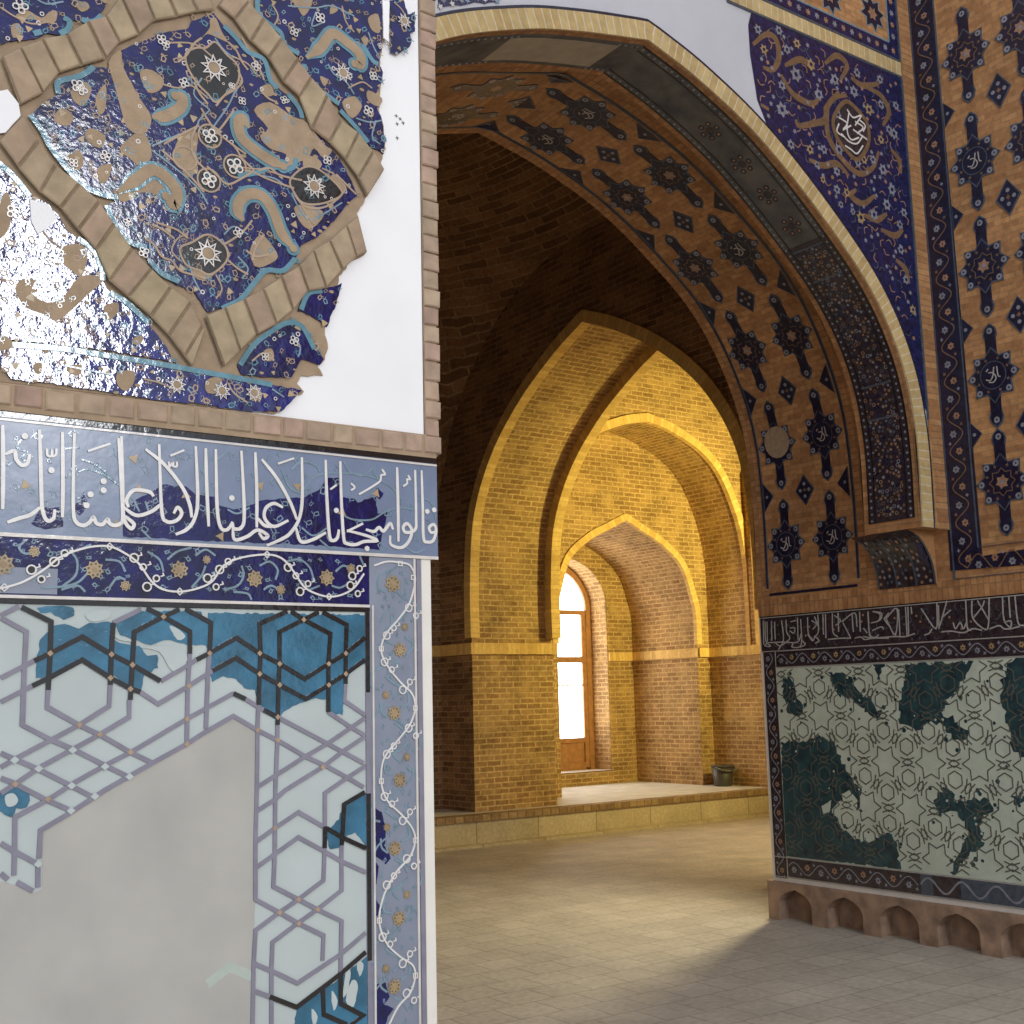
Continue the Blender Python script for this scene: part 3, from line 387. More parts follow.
def rosette(parent, S, u, v, r, h, kind, core='tan', line='white'):
    """a small tile flower with petals; petals and heart are its sub-parts' material"""
    a0 = (u * 91 + v * 57) % 1
    if kind == 1:
        mb = MB()
        for k in range(9):
            a = a0 + 2*PI*k/9; c, s = math.cos(a), math.sin(a)
            tip = (u + r*c, v + r*s); b1 = (u + .55*r*math.cos(a-.3), v + .55*r*math.sin(a-.3)); b2 = (u + .55*r*math.cos(a+.3), v + .55*r*math.sin(a+.3))
            strip(mb, S, [b1, tip, b2], r*.11, h, h+.0012, line)
        strip(mb, S, disc(u, v, r*.5, 14), r*.1, h, h+.0012, line, closed=True)
        poly(mb, S, disc(u, v, r*.42, 12), h, h+.0009, core)
        return mb.build('flower', None, parent)
    if kind == 2:
        mb = MB(); n = 4
        for k in range(n):
            a = a0*6 + 2*PI*k/n; cx, cy = u + .55*r*math.cos(a), v + .55*r*math.sin(a)
            strip(mb, S, disc(cx, cy, r*.36, 10), r*.17, h, h+.0012, line, closed=True)
        poly(mb, S, disc(u, v, r*.24, 8), h, h+.0011, core)
        return mb.build('flower', None, parent)
    mb = MB()
    poly(mb, S, star(u, v, r, r*.72, 8, a0), h, h+.001, core)
    for k in range(8): poly(mb, S, disc(u + r*.6*math.cos(a0 + PI*k/4), v + r*.6*math.sin(a0 + PI*k/4), r*.13, 6), h+.001, h+.0014, 'dgrey')
    poly(mb, S, disc(u, v, r*.3, 10), h+.001, h+.0016, line)
    return mb.build('flower', None, parent)

# ================================================================== the building
def arch_face(mb, ax, c, P, a0, a1, ztop, mat, zbase=None):
    """wall in the plane ax = c with an arched opening P (right base -> left base)"""
    zb = P[0][1]
    mk = (lambda h, z: (c, h, z)) if ax == 0 else (lambda h, z: (h, c, z))
    for a, b in zip(P[:-1], P[1:]):
        if abs(a[0]-b[0]) < 1e-6: continue
        q = [(a[0], a[1]), (a[0], ztop), (b[0], ztop), (b[0], b[1])]
        mb.face([mk(*p) for p in q], q, mat)
    hi = max(p[0] for p in (P[0], P[-1])); lo = min(p[0] for p in (P[0], P[-1]))
    for x0, x1 in ((a0, lo), (hi, a1)):
        if x1 - x0 > 1e-4:
            zz = zb if zbase is None else zbase
            q = [(x0, zz), (x1, zz), (x1, ztop), (x0, ztop)]; mb.face([mk(*p) for p in q], q, mat)
def intrados(mb, ax, P, c0, c1, mat, swap=False):
    s = lens(P); mk = (lambda h, z, c: (c, h, z)) if ax == 0 else (lambda h, z, c: (h, c, z))
    for i in range(len(P)-1):
        uv = [(c0, s[i]), (c1, s[i]), (c1, s[i+1]), (c0, s[i+1])]
        if swap: uv = [(b, a) for a, b in uv]
        mb.face([mk(*P[i], c0), mk(*P[i], c1), mk(*P[i+1], c1), mk(*P[i+1], c0)], uv, mat)
def ring(mb, ax, P, off_in, off_out, c0, c1, mat):
    nn = normals(P); s = lens(P)
    mk = (lambda p, c: (c, p[0], p[1])) if ax == 0 else (lambda p, c: (p[0], c, p[1]))
    I = [(p[0]+n[0]*off_in, p[1]+n[1]*off_in) for p, n in zip(P, nn)]; O = [(p[0]-n[0]*off_out, p[1]-n[1]*off_out) for p, n in zip(P, nn)]
    T = off_in + off_out; W = abs(c1 - c0)
    for i in range(len(P)-1):
        for A, B, ca, cb, t in ((I, O, c0, c0, T), (O, O, c0, c1, W), (O, I, c1, c1, T), (I, I, c1, c0, W)):
            mb.face([mk(A[i], ca), mk(B[i], cb), mk(B[i+1], cb), mk(A[i+1], ca)], [(s[i], 0.02), (s[i], .02 + t), (s[i+1], .02 + t), (s[i+1], .02)], mat)
    for i in (0, -1):
        mb.face([mk(I[i], c0), mk(O[i], c0), mk(O[i], c1), mk(I[i], c1)], None, mat)

mb = MB(); mb.rect(2, 0, -6, 14, -10, 11.5, 'floor'); struct(mb.build('floor'))
mb = MB()
mb.rect(1, 11.5, .8, 14, 0, .27, 'slab'); mb.box((.8, 11.47, .268), (14, 11.66, .335), 'nose_brick'); mb.rect(2, .3345, .8, 14, 11.66, 14.6, 'stone_top')
mb.box((.8, 11.37, 0), (14, 11.5, .028), 'slab')
struct(mb.build('floor_platform'), 'raised stone platform with brick nosing under the window bay', 'platform')

mb = MB()
mb.box((-6, 2.2, 0), (1.372, 4.55, 1.90), 'plaster'); mb.box((-6, 2.2, 1.9), (1.388, 4.55, 2.122), 'plaster'); mb.box((-6, 2.2, 2.122), (1.362, 4.55, 8), 'plaster')
struct(mb.build('wall_left'))

mb = MB()
mb.rect(0, XR, -10, 4.614, 2.28, 8, 'face_brick'); mb.rect(0, XR, 4.614, 6.28, 2.28, 2.31, 'face_brick'); mb.rect(0, XR, 4.614, 5.06, 2.31, 2.6, 'face_brick')
s_ = [(-10, 2.15), (6.28, 2.15), (6.28, 2.28), (-10, 2.28)]
mb.face([(XR, y, z) for y, z in s_], s_, 'sold_brick')
mb.rect(0, XR, -10, 6.28, .265, 2.15, 'cream')
mb.rect(1, 6.28, XR, 8.2, 0, 2.31, 'dark_brick')
struct(mb.build('wall_right'))

# plinth with a row of little arched recesses
mb = MB()
XP = XR - .03
NY = [6.209 - .436*k for k in range(8)]
def nich(y0): # right base -> left base as (y, z)
    c = y0 - .148; return [(c + d, z) for d, z in ((.148, 0), (.148, .13), (.125, .165), (.085, .195), (.04, .21), (0, .222))] + [(c - d, z) for d, z in ((.04, .21), (.085, .195), (.125, .165), (.148, .13), (.148, 0))]
edges = [6.31]
for y0 in NY:
    P = nich(y0)
    for a, b in zip(P[:-1], P[1:]):
        if abs(a[0]-b[0]) > 1e-6: mb.face([(XP, a[0], a[1]), (XP, a[0], .265), (XP, b[0], .265), (XP, b[0], b[1])], None, 'plinth')
        mb.face([(XP, *a), (XP + .12, *a), (XP + .12, *b), (XP, *b)], None, 'plinth')
    mb.face([(XP + .12, *p) for p in P], None, 'plinth')
    mb.rect(0, XP, y0, edges[-1], 0, .265, 'plinth'); edges.append(y0 - .296)
mb.rect(0, XP, -10, edges[-1], 0, .265, 'plinth')
mb.rect(2, .265, XP, 8, -10, 6.31, 'plinth'); mb.rect(1, 6.31, XP, 8.2, 0, .265, 'plinth')
struct(mb.build('baseboard_right'), 'brown stone plinth with small arched recesses under the tiled wall', 'plinth')

# the big arch: front wall, projecting rib, vault behind it
mb = MB()
arch_face(mb, 1, YF, RIB, -6, XR, 8, 'plaster_spandrel')
mb.rect(1, YF, -6, 1.63, 0, 2.6, 'face_brick'); mb.rect(0, 1.63, YF, 6.28, 0, 2.295, 'face_brick'); mb.rect(0, 1.625, YF, 5.05, 2.29, 2.6, 'face_brick')
mb.rect(2, 2.6, XC + 2.15, XR, YF, 5.05, 'face_brick'); mb.rect(2, 2.6, 1.63, 1.85, YF, 5.05, 'face_brick')
arch_face(mb, 1, 6.28, SOFF, .8, 8, 8, 'dark_brick')
mb.rect(1, 6.28, .8, 1.63, 0, 2.3, 'dark_brick')
arch_face(mb, 1, 5.05, RIB, 1.63, XR, 6, 'face_brick')
struct(mb.build('wall_arch'))
mb = MB(); intrados(mb, 1, RIB, YF, 5.05, 'sold_brick', True)
struct(mb.build('ceiling_rib', weld=True, smooth=True), 'projecting brick rib that carries the mosaic band round the big arch', 'arch rib')
mb = MB(); intrados(mb, 1, SOFF, 5.05, 5.33, 'sold_brick', True); intrados(mb, 1, SOFF, 5.33, 6.175, 'face_brick'); intrados(mb, 1, SOFF, 6.175, 6.28, 'sold_brick', True)
struct(mb.build('ceiling_vault', weld=True, smooth=True), 'tan brick vault under the big arch set with star tiles', 'vault')

# dark bay behind the arch
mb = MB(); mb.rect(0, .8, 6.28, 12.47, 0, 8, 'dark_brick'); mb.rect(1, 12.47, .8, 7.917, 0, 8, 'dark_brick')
struct(mb.build('wall_back'))
def sail(name, xc, yc, hx, hy, R, zc, mat, n=18):
    mb = MB(); f = lambda x, y: zc + math.sqrt(max(.01, R*R - x*x - y*y))
    for i in range(n):
        for j in range(n):
            xs = (-hx + 2*hx*i/n, -hx + 2*hx*(i+1)/n); ys = (-hy + 2*hy*j/n, -hy + 2*hy*(j+1)/n)
            q = [(xs[0], ys[0]), (xs[1], ys[0]), (xs[1], ys[1]), (xs[0], ys[1])]
            mb.face([(xc+x, yc+y, f(x, y)) for x, y in q], [(math.atan2(y, x)*2.2, math.hypot(x, y)) for x, y in q] if abs(q[0][1]) > 1e-6 or 1 else None, mat)
    struct(mb.build(name, weld=True, smooth=True))
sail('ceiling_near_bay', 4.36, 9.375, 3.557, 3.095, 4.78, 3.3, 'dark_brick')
sail('ceiling_far_bay', 10.85, 9.4, 1.85, 3.2, 3.75, 4.2, 'far_brick')

# transverse arch on its pier
TR = [(2.24 + 9.55, .33)] + arch([(2.24,1.2),(2.24,2.2),(2.235,3.0),(2.12,3.753),(1.74,4.40),(1.16,4.92),(.52,5.3),(0,5.53)], 9.55) + [(9.55 - 2.24, 0)]
TRU = [p for p in TR if p[1] > 2.2]
mb = MB()
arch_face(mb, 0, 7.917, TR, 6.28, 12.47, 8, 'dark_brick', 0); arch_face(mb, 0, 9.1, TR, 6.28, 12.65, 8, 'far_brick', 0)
struct(mb.build('wall_transverse'), 'dark brick wall over the tall lit arch in the far room', 'wall')
mb = MB(); intrados(mb, 0, TR, 7.917, 9.1, 'far_brick')
struct(mb.build('ceiling_transverse', weld=True, smooth=True), 'lit brick pier and soffit of the tall arch in the far room', 'arch')
mb = MB(); ring(mb, 0, TRU, .03, .1, 7.885, 8.01, 'trim_brick'); struct(mb.build('trim_1', smooth=False), 'pale brick edging of the tall arch on its dark side', 'arch edging')
mb = MB(); ring(mb, 0, TRU, .125, .02, 9.0, 9.135, 'trim_brick'); struct(mb.build('trim_2'), 'projecting brick rib of the tall arch on the window side', 'arch edging')

# far bay: wall arch, recess, deep window niche
MID = arch([(1.75,2.2),(1.75,3.2),(1.735,3.5),(1.63,4.0),(1.33,4.6),(.95,4.93),(.42,5.15),(0,5.24)], 10.85)
NI = [(11.1 + 1.26, .33)] + arch([(1.26,1.2),(1.26,2.3),(1.26,2.72),(1.2,2.98),(1.02,3.42),(.66,3.71),(.3,3.88),(0,4.02)], 11.1) + [(11.1 - 1.26, .33)]
WI = arch([(.81,.53),(.81,1.5),(.81,2.5),(.81,3.0),(.72,3.257),(.53,3.476),(.25,3.61),(0,3.65)], 11.05, 4)
mb = MB()
arch_face(mb, 1, 11.85, MID, 9.1, 12.6, 8, 'far_brick')
arch_face(mb, 1, 12.65, NI, 9.1, 12.6, 5.7, 'far_brick')
arch_face(mb, 1, 14.04, WI, 9.7, 12.5, 4.3, 'far_brick'); mb.rect(1, 14.04, 9.7, 12.5, .33, .53, 'far_brick'); mb.rect(2, .53, 10.2, 11.9, 14.0, 14.6, 'stone_top')
mb.rect(1, 14.55, 9.5, 12.6, .3, 4.3, 'far_brick')
struct(mb.build('wall_far'))
mb = MB(); intrados(mb, 1, MID, 11.85, 12.65, 'far_brick'); intrados(mb, 1, NI, 12.65, 14.04, 'far_brick'); intrados(mb, 1, WI, 14.04, 14.5, 'far_brick')
struct(mb.build('ceiling_niche', weld=True), 'brick reveals and soffits of the wall arch and the window niche', 'niche')
mb = MB(); ring(mb, 1, MID, .015, .1, 11.825, 11.9, 'trim_brick'); struct(mb.build('trim_3'), 'pale brick edging of the broad wall arch', 'arch edging')
mb = MB(); ring(mb, 1, [p for p in NI if p[1] > 2.2], .012, .085, 12.625, 12.69, 'trim_brick'); struct(mb.build('trim_4'), 'pale brick edging of the pointed window niche', 'arch edging')
mb = MB(); mb.rect(0, 12.6, 6.28, 12.65, 0, 8, 'far_brick'); mb.rect(1, 6.28, 7.9, 12.6, 2.3, 8, 'far_brick'); mb.rect(1, 6.28, 8, 12.6, 0, 2.3, 'far_brick')
struct(mb.build('wall_far_right'))
mb = MB(); mb.box((12.545, 10.9, 2.25), (12.6, 11.69, 4.6), 'trim_brick'); struct(mb.build('trim_5'), 'pale brick pilaster edge beside the broad wall arch', 'pilaster')
# ledge at springing height
mb = MB()
LZ0, LZ1 = 2.12, 2.25
for a, b in (((7.875, 11.745, LZ0), (9.14, 11.8, LZ1)), ((7.875, 11.8, LZ0), (7.93, 12.47, LZ1)), ((.8, 12.42, LZ0), (7.875, 12.47, LZ1)),
             ((12.33, 12.6, LZ0), (12.6, 12.65, LZ1)), ((12.32, 12.6, LZ0), (12.36, 14.04, LZ1)), ((11.875, 14.0, LZ0), (12.32, 14.04, LZ1)), ((12.55, 11.66, LZ0), (12.6, 12.6, LZ1)), ((12.45, 10.9, LZ0), (12.6, 11.7, LZ1))):
    mb.box(a, b, 'trim_brick')
struct(mb.build('trim_6'), 'pale brick ledge running round the far room at springing height', 'ledge')

# glazed door in the niche
dr = bpy.data.objects.new('door_1', None); C.objects.link(dr); dr.location = (11.05, 14.46, .53); struct(dr, 'tall arched honey wood glazed door glowing with daylight', 'door')
WIc = [p for p in WI]
mb = MB(); ring(mb, 1, WIc, .1, -.004, 14.4, 14.5, 'wood'); mb.build('frame', None, dr)
for z0, z1 in ((2.11, 2.2), (2.83, 2.9)):
    mb = MB(); mb.box((10.34, 14.405, z0), (11.76, 14.48, z1), 'wood'); mb.build('transom', None, dr)
for x0, x1 in ((10.34, 10.42), (11.0, 11.1), (11.68, 11.76)):
    mb = MB(); mb.box((x0, 14.41, .56), (x1, 14.475, 2.83), 'wood'); mb.build('stile', None, dr)
for x0, x1 in ((10.42, 11.0), (11.1, 11.68)):
    mb = MB(); mb.box((x0, 14.41, .53), (x1, 14.47, .64), 'wood'); mb.box((x0, 14.435, .64), (x1, 14.46, .93), 'wood'); mb.box((x0, 14.41, .93), (x1, 14.47, 1.0), 'wood'); mb.build('panel', None, dr)
    for z0, z1 in ((1.0, 2.11), (2.2, 2.83)):
        mb = MB(); mb.box((x0, 14.445, z0), (x1, 14.452, z1), 'pane'); mb.build('pane', None, dr)
    mb = MB(); mb.box((x0, 14.425, 1.765), (x1, 14.444, 1.785), 'wood'); mb.build('glazing_bar', None, dr)
top = [p for p in WIc if p[1] >= 2.95]; nn_ = normals(top); top = [(p[0] + n[0]*.09, p[1] + n[1]*.09) for p, n in zip(top, nn_)]
top = [(top[0][0], 2.9)] + top + [(top[-1][0], 2.9)]
mb = MB(); mb.face([(x, 14.448, z) for x, z in top], None, 'pane'); mb.build('fanlight', None, dr)
mb = MB(); mb.box((11.12, 14.38, 1.0), (11.14, 14.41, 1.12), 'metal'); mb.build('handle', None, dr)

# waste bucket
bk = thing('waste_bucket', 'dark grey waste bucket standing on the stone platform beside the window niche', 'bucket', (BX, BY, .3365))
def lathe(prof, cx, cy, cz, n=32, mat=None):
    mb = MB()
    for i in range(len(prof)-1):
        for k in range(n):
            a, b = 2*PI*k/n, 2*PI*(k+1)/n
            (r0, z0), (r1, z1) = prof[i], prof[i+1]
            mb.face([(cx+r0*math.cos(a), cy+r0*math.sin(a), cz+z0), (cx+r0*math.cos(b), cy+r0*math.sin(b), cz+z0), (cx+r1*math.cos(b), cy+r1*math.sin(b), cz+z1), (cx+r1*math.cos(a), cy+r1*math.sin(a), cz+z1)], None, mat)
    return mb
mb = lathe([(0, 0), (.118, 0), (.122, .01), (.148, .265), (.141, .265), (.114, .02), (0, .02)], BX, BY, .3365, mat='bucket'); mb.build('body', None, bk, smooth=True, weld=True)
mb = lathe([(.1475, .25), (.158, .255), (.16, .275), (.153, .281), (.143, .277), (.142, .255)], BX, BY, .3365, mat='bucket'); mb.build('rim', None, bk, smooth=True, weld=True)
mb = MB(); prev = None
for k in range(13):
    a = PI*k/12; p = (BX + .162*math.cos(a), BY - .02 - .16*math.sin(a), .3365 + .26 - .05*math.sin(a))
    if prev: mb.box(tuple(min(a_, b_) - .004 for a_, b_ in zip(prev, p)), tuple(max(a_, b_) + .004 for a_, b_ in zip(prev, p)), 'metal')
    prev = p
mb.build('handle', None, bk)

# ================================================================== left pier: mosaics
def cbrick(mb, S, Q, h0, h1, ch, mat):
    cx = sum(p[0] for p in Q)/len(Q); cy = sum(p[1] for p in Q)/len(Q)
    def sh(p, d):
        L = math.hypot(p[0]-cx, p[1]-cy) or 1; return (p[0]+(cx-p[0])*d/L, p[1]+(cy-p[1])*d/L)
    A = Q; B = [sh(p, ch*.4) for p in Q]; T = [sh(p, ch*1.8) for p in Q]
    b0 = len(mb.v); n = len(Q)
    mb.v += [S(*p, h0) for p in A] + [S(*p, h1 - ch) for p in B] + [S(*p, h1) for p in T]
    if mat not in mb.mats: mb.mats.append(mat)
    mi = mb.mats.index(mat)
    for lv in (0, 1):
        for i in range(n):
            j = (i+1) % n; mb.f.append([b0+lv*n+i, b0+lv*n+j, b0+(lv+1)*n+j, b0+(lv+1)*n+i]); mb.uv += [(0, 0)]*4; mb.mi.append(mi)
    mb.f.append([b0+2*n+i for i in range(n)]); mb.uv += [(0, 0)]*n; mb.mi.append(mi)

r = random.Random(4)
bb = thing('brick_border', 'weathered brick edging down the corner and under the mosaic of the left pier', 'brick edging', (1.36, 2.19, 2.127))
mb = MB(); z = 2.166
while z < 3.5:
    h = r.uniform(.039, .046); x1 = 1.402 + r.uniform(-.002, .003) + .006*(z - 2.1)
    mb2 = [(1.365, z), (x1, z + r.uniform(-.001, .001)), (x1 + r.uniform(-.0015, .0015), z + h - .002), (1.365, z + h - .002)]
    cbrick(mb, lambda u, v, hh: (u, 2.32 - hh, v), mb2, 0, .1265 + r.uniform(-.0015, .0015), .0028, 'band_brick'); z += h
mb.box((1.364, 2.199, 2.125), (1.398, 2.318, 3.5), 'tan')
mb.build('column', None, bb)
mb = MB(); x = .2
while x < 1.36:
    w = min(r.uniform(.046, .066), 1.405 - x); z0 = 2.127 + r.uniform(-.001, .001); z1 = 2.165 + r.uniform(-.002, .002)
    if 1.405 - x - w < .03: w = 1.405 - x
    cbrick(mb, SL, [(x, z0), (x+w-.004, z0), (x+w-.004, z1), (x, z1)], .003, .013 + r.uniform(-.001, .001), .003, 'band_brick'); x += w
poly(mb, SL, [(.2, 2.118), (1.388, 2.118), (1.388, 2.127), (1.361, 2.168), (.2, 2.168)], .0005, .009, 'tan')
mb.build('course', None, bb)

sw = thing('brick_strapwork', 'broken star of cut tan bricks framing the blue mosaic on white plaster', 'brickwork', (.9, 2.19, 2.17))
mb = MB(); poly(mb, SL, [(min(1.361, u), max(2.17, v)) for u, v in rough(pts(D['BED']), .0022, .008, 3)], .0005, .004, 'tan'); mb.build('mortar_bed', None, sw)
js = many(D['JOINTS']); 
for bi, J in enumerate(js):
    mb = MB(); jl = [(J[i], J[i+1]) for i in range(0, len(J), 2)]
    for (a, b), (c, d) in zip(jl[:-1], jl[1:]):
        def mv(p, q, k): return (p[0]+(q[0]-p[0])*k, p[1]+(q[1]-p[1])*k)
        g = .0022
        la = math.hypot(c[0]-a[0], c[1]-a[1]) or 1; lb = math.hypot(d[0]-b[0], d[1]-b[1]) or 1
        Q = [mv(a, c, min(.3, g/la)), mv(a, c, 1-min(.3, g/la)), mv(b, d, 1-min(.3, g/lb)), mv(b, d, min(.3, g/lb))]
        Q = [(p[0]+r.uniform(-.0008, .0008), p[1]+r.uniform(-.0008, .0008)) for p in Q]
        cbrick(mb, SL, Q, .0116, .0172 + r.uniform(-.001, .001), .0022, 'strap_brick')
    P0 = [j[0] for j in jl]; P1 = [j[1] for j in jl][::-1]
    poly(mb, SL, P0 + P1, .0114, .013, 'grout')
    mb.build('band', None, sw)

SLc = lambda u, v, h: SL(min(u, 1.3605), max(v, 2.1695), h)
FR = {k: [(u, max(2.1705, v)) for u, v in pts(D['F_'+k])] for k in ('star', 'tl', 'tr', 'sm', 'lb', 'bs', 'br', 'sc')}
LAB = {'star': ('large star shaped field of blue floral mosaic inside the brick strapwork', 'star_mosaic'),
       'tl': ('blue mosaic corner above the upper left brick band', 'mosaic_fragment'), 'tr': ('ragged blue mosaic between the brick band and the white plaster, upper right', 'mosaic_fragment'),
       'sm': ('small torn blue mosaic scrap alone at the top beside the brick edging', 'mosaic_fragment'), 'lb': ('glittering blue mosaic under the lower left brick band', 'mosaic_fragment'),
       'bs': ('long low strip of blue mosaic just above the horizontal brick edging', 'mosaic_fragment'), 'br': ('half round blue mosaic scrap between brick band and bottom strip', 'mosaic_fragment'),
       'sc': ('smallest blue mosaic scrap with turquoise rim, at the edge of the white plaster', 'mosaic_fragment')}
ORD = ['sm', 'sc', 'br', 'bs', 'tl', 'tr', 'lb', 'star']
FT = {}
for k in ORD:
    P = FR[k]; cx = sum(p[0] for p in P)/len(P); cz = min(p[1] for p in P)
    FT[k] = thing(LAB[k][1], LAB[k][0], 'mosaic', (cx, 2.19, cz), 'blue mosaic fragments of the left pier')
    mb = MB(); poly(mb, SLc, [(u, max(2.17, v)) for u, v in rough(P, .0014, .007, 7)], .0042, .0085, 'cobalt_wavy' if k in ('lb', 'bs') else 'cobalt'); mb.build('glaze_field', None, FT[k])
def owner(P):
    best = None
    for k in ORD:
        c = sum(inside(p, FR[k]) for p in P)
        if c and (best is None or c > best[0]): best = (c, k)
    if best: return best[1]
    cx = sum(p[0] for p in P)/len(P); cy = sum(p[1] for p in P)/len(P)
    return min(ORD, key=lambda k: min(math.hypot(cx-a, cy-b) for a, b in FR[k]))
def sort(L):
    out = {}
    for P in L: out.setdefault(owner(P), []).append(P)
    return out
px = .0019
for k, L in sort(many(D['TAN'])).items():
    for i, P in enumerate(L): mb = MB(); poly(mb, SLc, [(u, max(2.17, v)) for u, v in rough(crom(P, 3, True), .0008, .01, i)], .0085, .0093, 'tan'); mb.build('bare_patch', None, FT[k])
CAR = []
for k, L in sort(many(D['BLACK'])).items():
    for P in L:
        Q = crom(P, 4, True); mb = MB(); poly(mb, SLc, Q, .0085, .0095, 'black'); strip(mb, SLc, Q, px*2.2, .0085, .0101, 'line', closed=True); CAR.append(mb.build('cartouche', None, FT[k]))
tp = lambda t: max(.25, min(1, 6*t + .2, 6*(1-t) + .35))
for k, L in sort(many(D['SCROLL'])).items():
    for P in L:
        Q = crom(P, 5); mb = MB(); strip(mb, SLc, Q, px*19, .0085, .0102, 'turq', taper=tp); mc = MB(); strip(mc, SLc, Q, px*12, .0104, .0112, 'tan', taper=tp)
        e = Q[-1]; poly(mb, SLc, disc(e[0], e[1], px*8, 14), .0085, .0099, 'turq'); poly(mc, SLc, disc(e[0], e[1], px*4.6, 12), .0104, .0117, 'tan')
        o = mb.build('scroll', None, FT[k]); mc.build('scroll_core', None, o)
for k, L in sort([P for P in many(D['TURQ']) if not (P[0][0] < .465 and P[0][1] > 2.7)]).items():
    for P in L: mb = MB(); curve(mb, SLc, P, px*5.5, .0085, .0104, mat='turq'); mb.build('turquoise_edge', None, FT[k])
for k, L in sort(many(D['VINE'])).items():
    mb = MB()
    for i, P in enumerate(L):
        curve(mb, SLc, P, px*1.7, .0085, .0099, mat='sky' if i % 3 else 'line')
    mb.build('vine_pattern', None, FT[k])
fl = [int(x) for x in D['FLOW'].split()]; FLW = [(fl[i]/1e4, fl[i+1]/1e4, fl[i+2]/1e4, fl[i+3]) for i in range(0, len(fl), 4)]
for u, v, rr, kd in FLW[:3]:
    c_ = min(CAR, key=lambda o: math.hypot(o.data.vertices[0].co.x - u, o.data.vertices[0].co.z - v)); rosette(c_, SLc, u, v, rr, .0104, kd)
NR = pts(D['NETR'])
for u, v in NR:
    mb = MB(); poly(mb, SLc, disc(u, v, px*11.5, 18), .0085, .0089, 'black'); strip(mb, SLc, disc(u, v, px*12.5, 20), px*1.9, .0085, .0102, 'line', closed=True); mb.build('roundel', None, FT['star'])
mb = MB()
for P in many(D['NET']): curve(mb, SLc, P, px*2.2, .0085, .0104, mat='line')
mb.build('strapwork_pattern', None, FT['star'])
for u, v, rr, kd in FLW[3:]: rosette(FT[owner([(u, v)])], SLc, u, v, rr, .0100, kd)
# small infill: curls, leaves and rings between the traced figures
for n_, k in enumerate(ORD):
    P = FR[k]; area = abs(sum(P[i-1][0]*P[i][1]-P[i][0]*P[i-1][1] for i in range(len(P))))/2
    mb = MB()
    for i, (u, v) in enumerate(scatter(P, int(area / .0005), .014, 20 + n_)):
        if u < .3: continue
        a = r.uniform(0, 2*PI); s = r.uniform(.011, .021)
        if i % 9 == 3: poly(mb, SLc, star(u, v, s*.45, s*.25, 3, a), .0086, .0094, 'ochre')
        elif i % 9 == 6: poly(mb, SLc, disc(u, v, s*.3, 7, a, .6), .0086, .0094, 'tan')
        elif i % 9 == 8: strip(mb, SLc, disc(u, v, s*.2, 8), s*.1, .0086, .0097, 'white', closed=True)
        else:
            q = [(u + s*t*math.cos(a + t*1.9), v + s*t*math.sin(a + t*1.9)) for t in (-1, -.6, -.2, .2, .6, 1)]
            strip(mb, SLc, q, s*(.10 if i % 2 else .15), .0086, .0095, ('sky', 'line', 'turq')[i % 3], taper=lambda t: .4 + .6*math.sin(PI*t))
    if mb.f: mb.build('leaf_pattern', None, FT[k])
for P in many(D['WHITEGAP']):
    k = owner(P); mb = MB(); poly(mb, SLc, rough(P, .0008, .008, 2), .0086, .0115, 'plaster'); mb.build('plaster_fill', None, FT[k])
    FT[k].children[-1]['label'] = 'white plaster filling a hole in the mosaic' if FT[k].children else ''
mk = MB(); WL = bpy.data.objects['wall_left']
for (u, v) in MARKS:
    poly(mk, SL, star(u, v, .005, .0015, 4, u*99), .0004, .0012, 'dgrey')
mk.build('paint_mark', None, WL)

# ------------------------------------------------------------------ inscription band
ins = thing('inscription_panel', 'glossy blue band of white Arabic calligraphy across the left pier', 'inscription', (.9, 2.19, 1.9))
def bar(mb, S, u0, u1, v0, v1, h0, h1, mat): poly(mb, S, [(u0, v0), (u1, v0), (u1, v1), (u0, v1)], h0, h1, mat)
mb = MB(); bar(mb, SL, .2, 1.39, 1.903, 2.117, .0006, .006, 'bluegrey'); mb.build('ground', None, ins)
for i, P in enumerate(many(D['INSCOB'])): mb = MB(); poly(mb, SL, rough(P, .0015, .008, i), .006, .0068, 'cobalt'); mb.build('glaze_patch', None, ins)
mb = MB()
for P in many(D['INSVINE']): curve(mb, SL, P, px*1.9, .006, .0074, mat='sky')
for i, (u, v) in enumerate(scatter([(.32, 1.915), (1.37, 1.915), (1.37, 2.09), (.32, 2.09)], 120, .024, 29)):
    a_ = r.uniform(0, 6.28); s_ = r.uniform(.011, .024)
    strip(mb, SL, [(u + s_*q*math.cos(a_ + q*2), v + s_*q*math.sin(a_ + q*2)) for q in (-1, -.6, -.2, .2, .6, 1)], s_*.11, .006, .0071, 'sky', taper=lambda q: .4 + .6*math.sin(PI*q))
mb.build('vine_pattern', None, ins)
mb = MB()
for u, v in [(.83, 1.995), (.98, 2.025), (1.06, 2.03), (.74, 1.998), (1.16, 1.985), (.9, 1.92), (.7, 1.93), (1.24, 2.03), (.73, 2.055), (.54, 1.99)]:
    poly(mb, SL, star(u, v, .011, .005, 3, u*50), .006, .0072, 'ochre')
mb.build('leaf_pattern', None, ins)
mb = MB()
for P in many(D['INS']): strip(mb, SL, crom(P, 6), px*3.5, .0068, .0088, 'letter', taper=lambda t: .72 + .28*min(1, 5*t, 5*(1-t)))
for P in many(D['INS2']): strip(mb, SL, crom(P, 4), px*2.1, .0068, .0092, 'letter')
for u, v in pts(D['DOTS']): poly(mb, SL, disc(u, v, px*2.9, 12), .0068, .0092, 'letter')
mb.build('lettering', None, ins)
mb = MB(); bar(mb, SL, .2, 1.389, 2.1065, 2.1165, .006, .0085, 'black'); mb.build('edge_strip', None, ins)
mb = MB(); bar(mb, SL, .2, 1.389, 2.1005, 2.1045, .006, .0085, 'white'); mb.build('edge_strip', None, ins)

